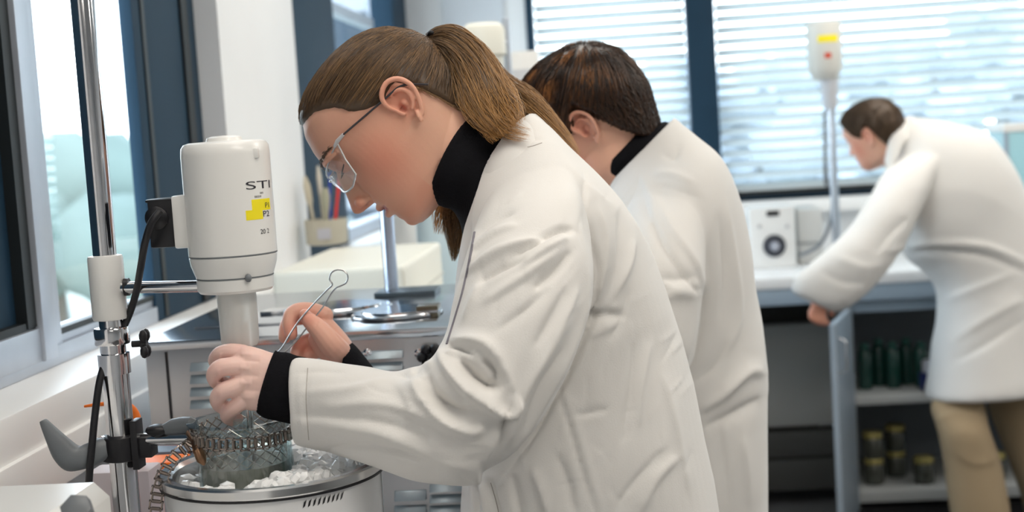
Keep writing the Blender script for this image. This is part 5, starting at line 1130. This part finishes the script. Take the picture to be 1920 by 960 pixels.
# ================================================================== dark-haired person behind
p2f = W(1290, 700, 2.45)
p2 = thing('person', 'person with short dark brown hair in a white coat bending behind the front woman', 'person', (p2f[0], p2f[1], 0), 'people in white coats')
H2 = Head(1078, 196, 2.28, (.70, .714), math.radians(32), 1.0)
nk = [(1080, 300, 1190, 215, 2.27, .05), (1105, 340, 1215, 240, 2.27, .052), (1140, 360, 1245, 255, 2.28, .056), (1170, 400, 1280, 290, 2.29, .08)]
hm2 = build_head(H2, nk, .0022, ears=(1, -1))
tb = MB(); pslice(tb, [(1120, 420, 1290, 330, 2.30, .08), (1150, 480, 1340, 400, 2.33, .15), (1150, 700, 1390, 680, 2.36, .15), (1170, 1000, 1390, 1000, 2.40, .15)], 2.3, 28, 3)
h2c = W(1290, 1000, 2.40)
for s in (-1, 1):
    hp_ = h2c+np.array([0, s*.09, 0]); leg3(tb, hp_, np.array([hp_[0]+.01, hp_[1], .48]), np.array([hp_[0]+.03, hp_[1], .085]), .085, .058, .04)
# arms down to hands on the far bench
pchain(tb, [(1230, 420, 2.16, .045), (1190, 560, 2.12, .04), (1130, 640, 2.10, .035), (1040, 660, 2.15, .028), (1000, 668, 2.18, .022)], 14)
for dx, dy in ((-30, 4), (-32, 12), (-28, 20), (-22, 27)): pchain(tb, [(990, 668+dy*.5, 2.18, .010), (990+dx*.6, 668+dy, 2.19, .009), (990+dx, 676+dy, 2.20, .0075)], 10, 3)
pchain(tb, [(1000, 662, 2.18, .011), (985, 655, 2.17, .0095), (972, 660, 2.17, .008)], 10, 3)
t2 = remesh(tb, .006, 2); setattr_col(t2, np.zeros((len(t2.vertices), 3)))
finish(merge_me([hm2, t2]), 'body', SKIN, p2)
T2 = [(-130, 590), (-160, 600), (-200, 640), (-240, 690), (-285, 712), (-300, 700), (-322, 672), (-338, 676), (-346, 700), (-356, 740), (-365, 780), (-372, 820), (-385, 838), (-440, 845)]
R2 = hair_cap(H2, T2, 26, bumps=2.0)
def end2(u, v, w, rg):
    # swept from the crown forwards and down
    q = np.array([u+290, v-680, w]); e = q+np.array([70 if v < 700 else -8, 55, 6*np.sign(w)])+rg.normal(size=3)*5; return e
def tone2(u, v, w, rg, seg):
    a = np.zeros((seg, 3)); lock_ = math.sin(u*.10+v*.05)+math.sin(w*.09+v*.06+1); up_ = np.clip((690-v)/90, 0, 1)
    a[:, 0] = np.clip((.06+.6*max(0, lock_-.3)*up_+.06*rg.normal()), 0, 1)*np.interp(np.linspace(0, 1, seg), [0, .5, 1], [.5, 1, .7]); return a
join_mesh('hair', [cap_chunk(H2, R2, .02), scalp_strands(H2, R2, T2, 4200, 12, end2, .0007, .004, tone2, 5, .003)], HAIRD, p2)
TR = [(1118, 330, 1212, 232, 2.27, .056), (1130, 338, 1226, 236, 2.27, .062), (1146, 350, 1252, 230, 2.275, .068), (1165, 380, 1280, 270, 2.28, .085)]
A = catmull(TR, 6); th = np.arange(60)*2*math.pi/60; R = []
for xl, yl, xr, yr, d, dm in A:
    a, b = W(xl, yl, d), W(xr, yr, d); R.append((a+b)/2+np.cos(th)[:, None]*(b-a)/2-np.sin(th)[:, None]*cf*dm)
MB().rings(R, cap=False).build('black_collar', KNIT, p2)
cm = MB()
pslice(cm, [(1142, 345, 1262, 226, 2.28, .075), (1135, 400, 1300, 258, 2.29, .12), (1140, 450, 1345, 300, 2.30, .17), (1145, 520, 1375, 365, 2.31, .19), (1150, 600, 1398, 460, 2.32, .185), (1150, 680, 1412, 560, 2.33, .18), (1155, 760, 1428, 660, 2.34, .18), (1160, 850, 1430, 760, 2.35, .18), (1165, 950, 1432, 880, 2.36, .18), (1165, 1080, 1430, 1060, 2.38, .18), (1165, 1300, 1435, 1300, 2.40, .19)], 2.35, 56, 6)
pslice(cm, [(1185, 370, 1290, 330, 2.20, .04), (1165, 430, 1310, 410, 2.15, .07), (1150, 500, 1318, 490, 2.12, .08), (1135, 570, 1310, 590, 2.11, .078), (1110, 620, 1290, 690, 2.11, .072), (1080, 640, 1190, 760, 2.12, .066), (1040, 640, 1080, 760, 2.14, .056), (1005, 645, 1020, 720, 2.17, .04)], 2.2, 40, 6)
c2 = remesh(cm, .0045, 6, .5)
fold(c2, [([(1212, 380), (1235, 440), (1270, 500), (1312, 560)], 6, -7), ([(1225, 370), (1260, 430), (1300, 490), (1320, 550)], 6, 5), ([(1215, 480), (1250, 540), (1310, 535)], 8, 5), ([(1230, 560), (1270, 548), (1312, 552)], 7, 7), ([(1225, 520), (1260, 528), (1300, 520)], 8, -6),
 ([(1320, 540), (1312, 620), (1290, 690)], 6, -8), ([(1360, 380), (1375, 480), (1385, 600), (1350, 680)], 7, 5), ([(1345, 400), (1355, 500), (1350, 600)], 8, -5), ([(1310, 770), (1350, 745), (1400, 700), (1428, 700)], 10, 10), ([(1320, 800), (1370, 775), (1425, 745)], 10, -8), ([(1300, 720), (1340, 690), (1370, 640)], 10, -5),
 ([(1225, 330), (1260, 330), (1300, 345)], 6, 5), ([(1230, 350), (1265, 352), (1310, 372)], 6, -5), ([(1240, 290), (1265, 300), (1275, 270)], 6, -4), ([(1390, 820), (1400, 880), (1405, 950)], 10, 4), ([(1350, 800), (1360, 880), (1365, 950)], 10, -4), ([(1205, 330), (1222, 380), (1222, 430)], 7, 5)])
relax(c2, 1, .5)
v = mv(c2); nn = mn(c2); w_ = vnoise(v, 18, 21); setv(c2, v+nn*(.003*(1-np.abs(w_))[:, None])); setattr_col(c2, np.zeros((len(v), 3)))
k2 = finish(c2, 'lab_coat', CLOTH, p2)
collar(k2, [(1262, 224, 2.36, 1285, 262, 2.40), (1262, 222, 2.30, 1290, 262, 2.30), (1248, 236, 2.24, 1262, 290, 2.20), (1225, 262, 2.215, 1232, 322, 2.18), (1195, 295, 2.21, 1208, 350, 2.17), (1165, 330, 2.215, 1180, 395, 2.17), (1145, 365, 2.22, 1155, 420, 2.18)], 0)
tr = MB()
for s in (-1, 1):
    hp_ = h2c+np.array([0, s*.09, .05]); tr.tube([hp_, np.array([hp_[0]+.01, hp_[1], .48]), np.array([hp_[0]+.03, hp_[1], .09])], [.11, .08, .065], 20)
    MB().ball((hp_[0]-.03, hp_[1], .042), (.135, .045, .045), 18).ball((hp_[0]+.05, hp_[1], .07), (.05, .042, .065), 16).build('shoe', SHOE, p2)
tr.build('trousers', DENIM, p2)

# ================================================================== bending man by the back bench
DM = 4.66
mf = W(1840, 700, DM)
p3 = thing('person', 'man with brown hair, white coat and beige trousers bending to the open cabinet', 'person', (mf[0], mf[1], 0), 'people in white coats')
H3 = Head(1634, 230, DM, (.40, .92), math.radians(52), 1.0)
nk = [(1622, 262, 1668, 212, DM, .055), (1640, 295, 1688, 232, DM, .058), (1682, 330, 1715, 250, DM, .07)]
hm3 = build_head(H3, nk, .004, ears=(1, -1))
tb = MB()
pslice(tb, [(1680, 330, 1720, 260, DM, .10), (1720, 420, 1800, 280, DM, .17), (1780, 500, 1900, 380, DM, .16), (1790, 620, 1920, 560, DM, .16), (1780, 720, 1930, 700, DM, .17)], 2.3, 24, 3)
pchain(tb, [(1640, 440, DM-.215, .035), (1590, 500, DM-.22, .032), (1545, 556, DM-.20, .026), (1538, 566, DM-.2, .024)], 12)
HD = DM-.2
pslice(tb, [(1552, 545, 1520, 562, HD, .016), (1550, 566, 1520, 574, HD, .018), (1546, 582, 1516, 586, HD, .016)], 2.2, 20, 3)
for (a_, b_, c_) in (((1543, 582), (1546, 598), (1552, 606)), ((1536, 584), (1538, 600), (1545, 608)), ((1528, 585), (1529, 600), (1536, 607)), ((1521, 584), (1521, 596), (1528, 602))):
    pchain(tb, [(*a_, HD, .0100), (*b_, HD, .0092), (*c_, HD+.02, .008)], 10, 3)
pchain(tb, [(1548, 566, HD, .012), (1558, 578, HD, .010), (1560, 590, HD+.01, .008)], 10, 3)
m3c = W(1835, 715, DM)
feet = []
for s, kx, fx_ in ((-1, 1812, 1838), (1, 1905, 1965)):
    hp_ = W(1800 if s < 0 else 1890, 700, DM+s*.09); k_ = W(kx, 900, DM+s*.11); f_ = W(fx_, 1040, DM+s*.12); f_[2] = .085; feet.append(f_)
pslice(tb, [(1790, 740, 1820, 735, DM-.03, .05), (1780, 810, 1826, 800, DM-.10, .055), (1800, 880, 1845, 875, DM-.11, .05), (1822, 1000, 1860, 1000, DM-.12, .04)], 2.1, 20, 3)
pslice(tb, [(1875, 720, 1925, 715, DM+.09, .06), (1905, 830, 1950, 820, DM+.10, .05), (1940, 930, 1985, 925, DM+.11, .045), (1955, 1000, 1990, 1000, DM+.12, .04)], 2.1, 20, 3)
t3 = remesh(tb, .006, 2); z3_ = np.zeros((len(t3.vertices), 3)); z3_[:, 0] = .4; setattr_col(t3, z3_)
finish(merge_me([hm3, t3]), 'body', SKIN, p3)
T3 = [(-130, 585), (-165, 612), (-200, 640), (-240, 690), (-275, 712), (-300, 700), (-322, 672), (-338, 676), (-346, 700), (-356, 730), (-365, 770), (-372, 800), (-440, 815)]
R3 = hair_cap(H3, T3, 12, bumps=1.0)
def end3(u, v, w, rg): return np.array([u+290, v-680, w])+np.array([40, 45, 0])+rg.normal(size=3)*8
def tone3(u, v, w, rg, seg): a = np.zeros((seg, 3)); a[:, 0] = rg.random()*.8; return a
join_mesh('hair', [cap_chunk(H3, R3, .4), scalp_strands(H3, R3, T3, 900, 8, end3, .0012, .003, tone3, 6, .01)], HAIRM, p3)
cm = MB()
pslice(cm, [(1668, 312, 1700, 224, DM, .075), (1668, 390, 1752, 228, DM, .16), (1690, 440, 1830, 248, DM, .20), (1705, 480, 1878, 295, DM, .21), (1740, 510, 1915, 365, DM, .20), (1764, 545, 1945, 450, DM, .195), (1765, 590, 1958, 540, DM, .195), (1757, 650, 1962, 620, DM, .20), (1750, 700, 1962, 680, DM, .205), (1744, 742, 1962, 722, DM, .21), (1744, 747, 1962, 727, DM, .20)], 2.3, 48, 5)
pslice(cm, [(1685, 300, 1790, 270, DM-.05, .10), (1655, 330, 1752, 330, DM-.13, .09), (1625, 385, 1720, 400, DM-.19, .085), (1595, 430, 1690, 465, DM-.215, .08), (1558, 462, 1650, 520, DM-.225, .075), (1520, 492, 1608, 560, DM-.22, .068), (1492, 520, 1578, 580, DM-.21, .058), (1486, 545, 1562, 584, DM-.20, .048)], 2.2, 36, 5)
c3 = remesh(cm, .008, 5, .5)
fold(c3, [([(1660, 470), (1760, 455), (1850, 462), (1925, 495)], 8, 14, 4, 5), ([(1670, 482), (1760, 472), (1850, 482), (1925, 515)], 8, -14, 4, 5), ([(1640, 480), (1670, 440), (1700, 410)], 8, -10), ([(1780, 560), (1830, 540), (1900, 510)], 8, 8), ([(1790, 640), (1850, 600), (1920, 560)], 10, 8), ([(1790, 680), (1860, 640), (1920, 600)], 10, -8), ([(1570, 480), (1620, 500), (1660, 490)], 9, 6), ([(1540, 510), (1580, 530), (1620, 530)], 8, -6)])
v = mv(c3); nn = mn(c3); w_ = vnoise(v, 12, 31); setv(c3, v+nn*(.006*(1-np.abs(w_))[:, None])); setattr_col(c3, np.zeros((len(v), 3))); k3 = finish(c3, 'lab_coat', CLOTH, p3)
collar(k3, [(1712, 220, DM+.10, 1735, 240, DM+.12), (1700, 220, DM, 1728, 236, DM), (1682, 232, DM-.07, 1700, 262, DM-.09), (1668, 262, DM-.085, 1682, 296, DM-.11), (1660, 300, DM-.08, 1668, 330, DM-.11)], 0, .008)
tr = MB()
pslice(tr, [(1785, 728, 1830, 722, DM-.03, .07), (1748, 758, 1842, 752, DM-.05, .085), (1758, 810, 1850, 800, DM-.11, .085), (1772, 880, 1872, 870, DM-.11, .08), (1782, 960, 1890, 950, DM-.12, .075), (1795, 1020, 1890, 1012, DM-.12, .07)], 2.2, 28, 4)
pslice(tr, [(1865, 700, 1940, 700, DM+.07, .07), (1852, 745, 1960, 745, DM+.09, .085), (1880, 830, 1975, 820, DM+.11, .085), (1915, 930, 2010, 920, DM+.12, .08), (1930, 1020, 2010, 1012, DM+.12, .07)], 2.2, 28, 4)
tme = remesh(tr, .008, 4); fold(tme, [([(1750, 790), (1790, 775), (1840, 780)], 7, 8), ([(1752, 765), (1790, 760), (1838, 762)], 7, -8), ([(1790, 850), (1830, 870), (1870, 860)], 8, 5)]); v = mv(tme); nn = mn(tme); setv(tme, v+nn*(.005*vnoise(v, 14, 41))[:, None]); finish(tme, 'trousers', TROUS, p3)
for f_ in feet: MB().ball((f_[0]-.06, f_[1], .045), (.14, .05, .045), 18).ball((f_[0]+.01, f_[1], .07), (.055, .048, .07), 16).build('shoe', SHOE, p3)
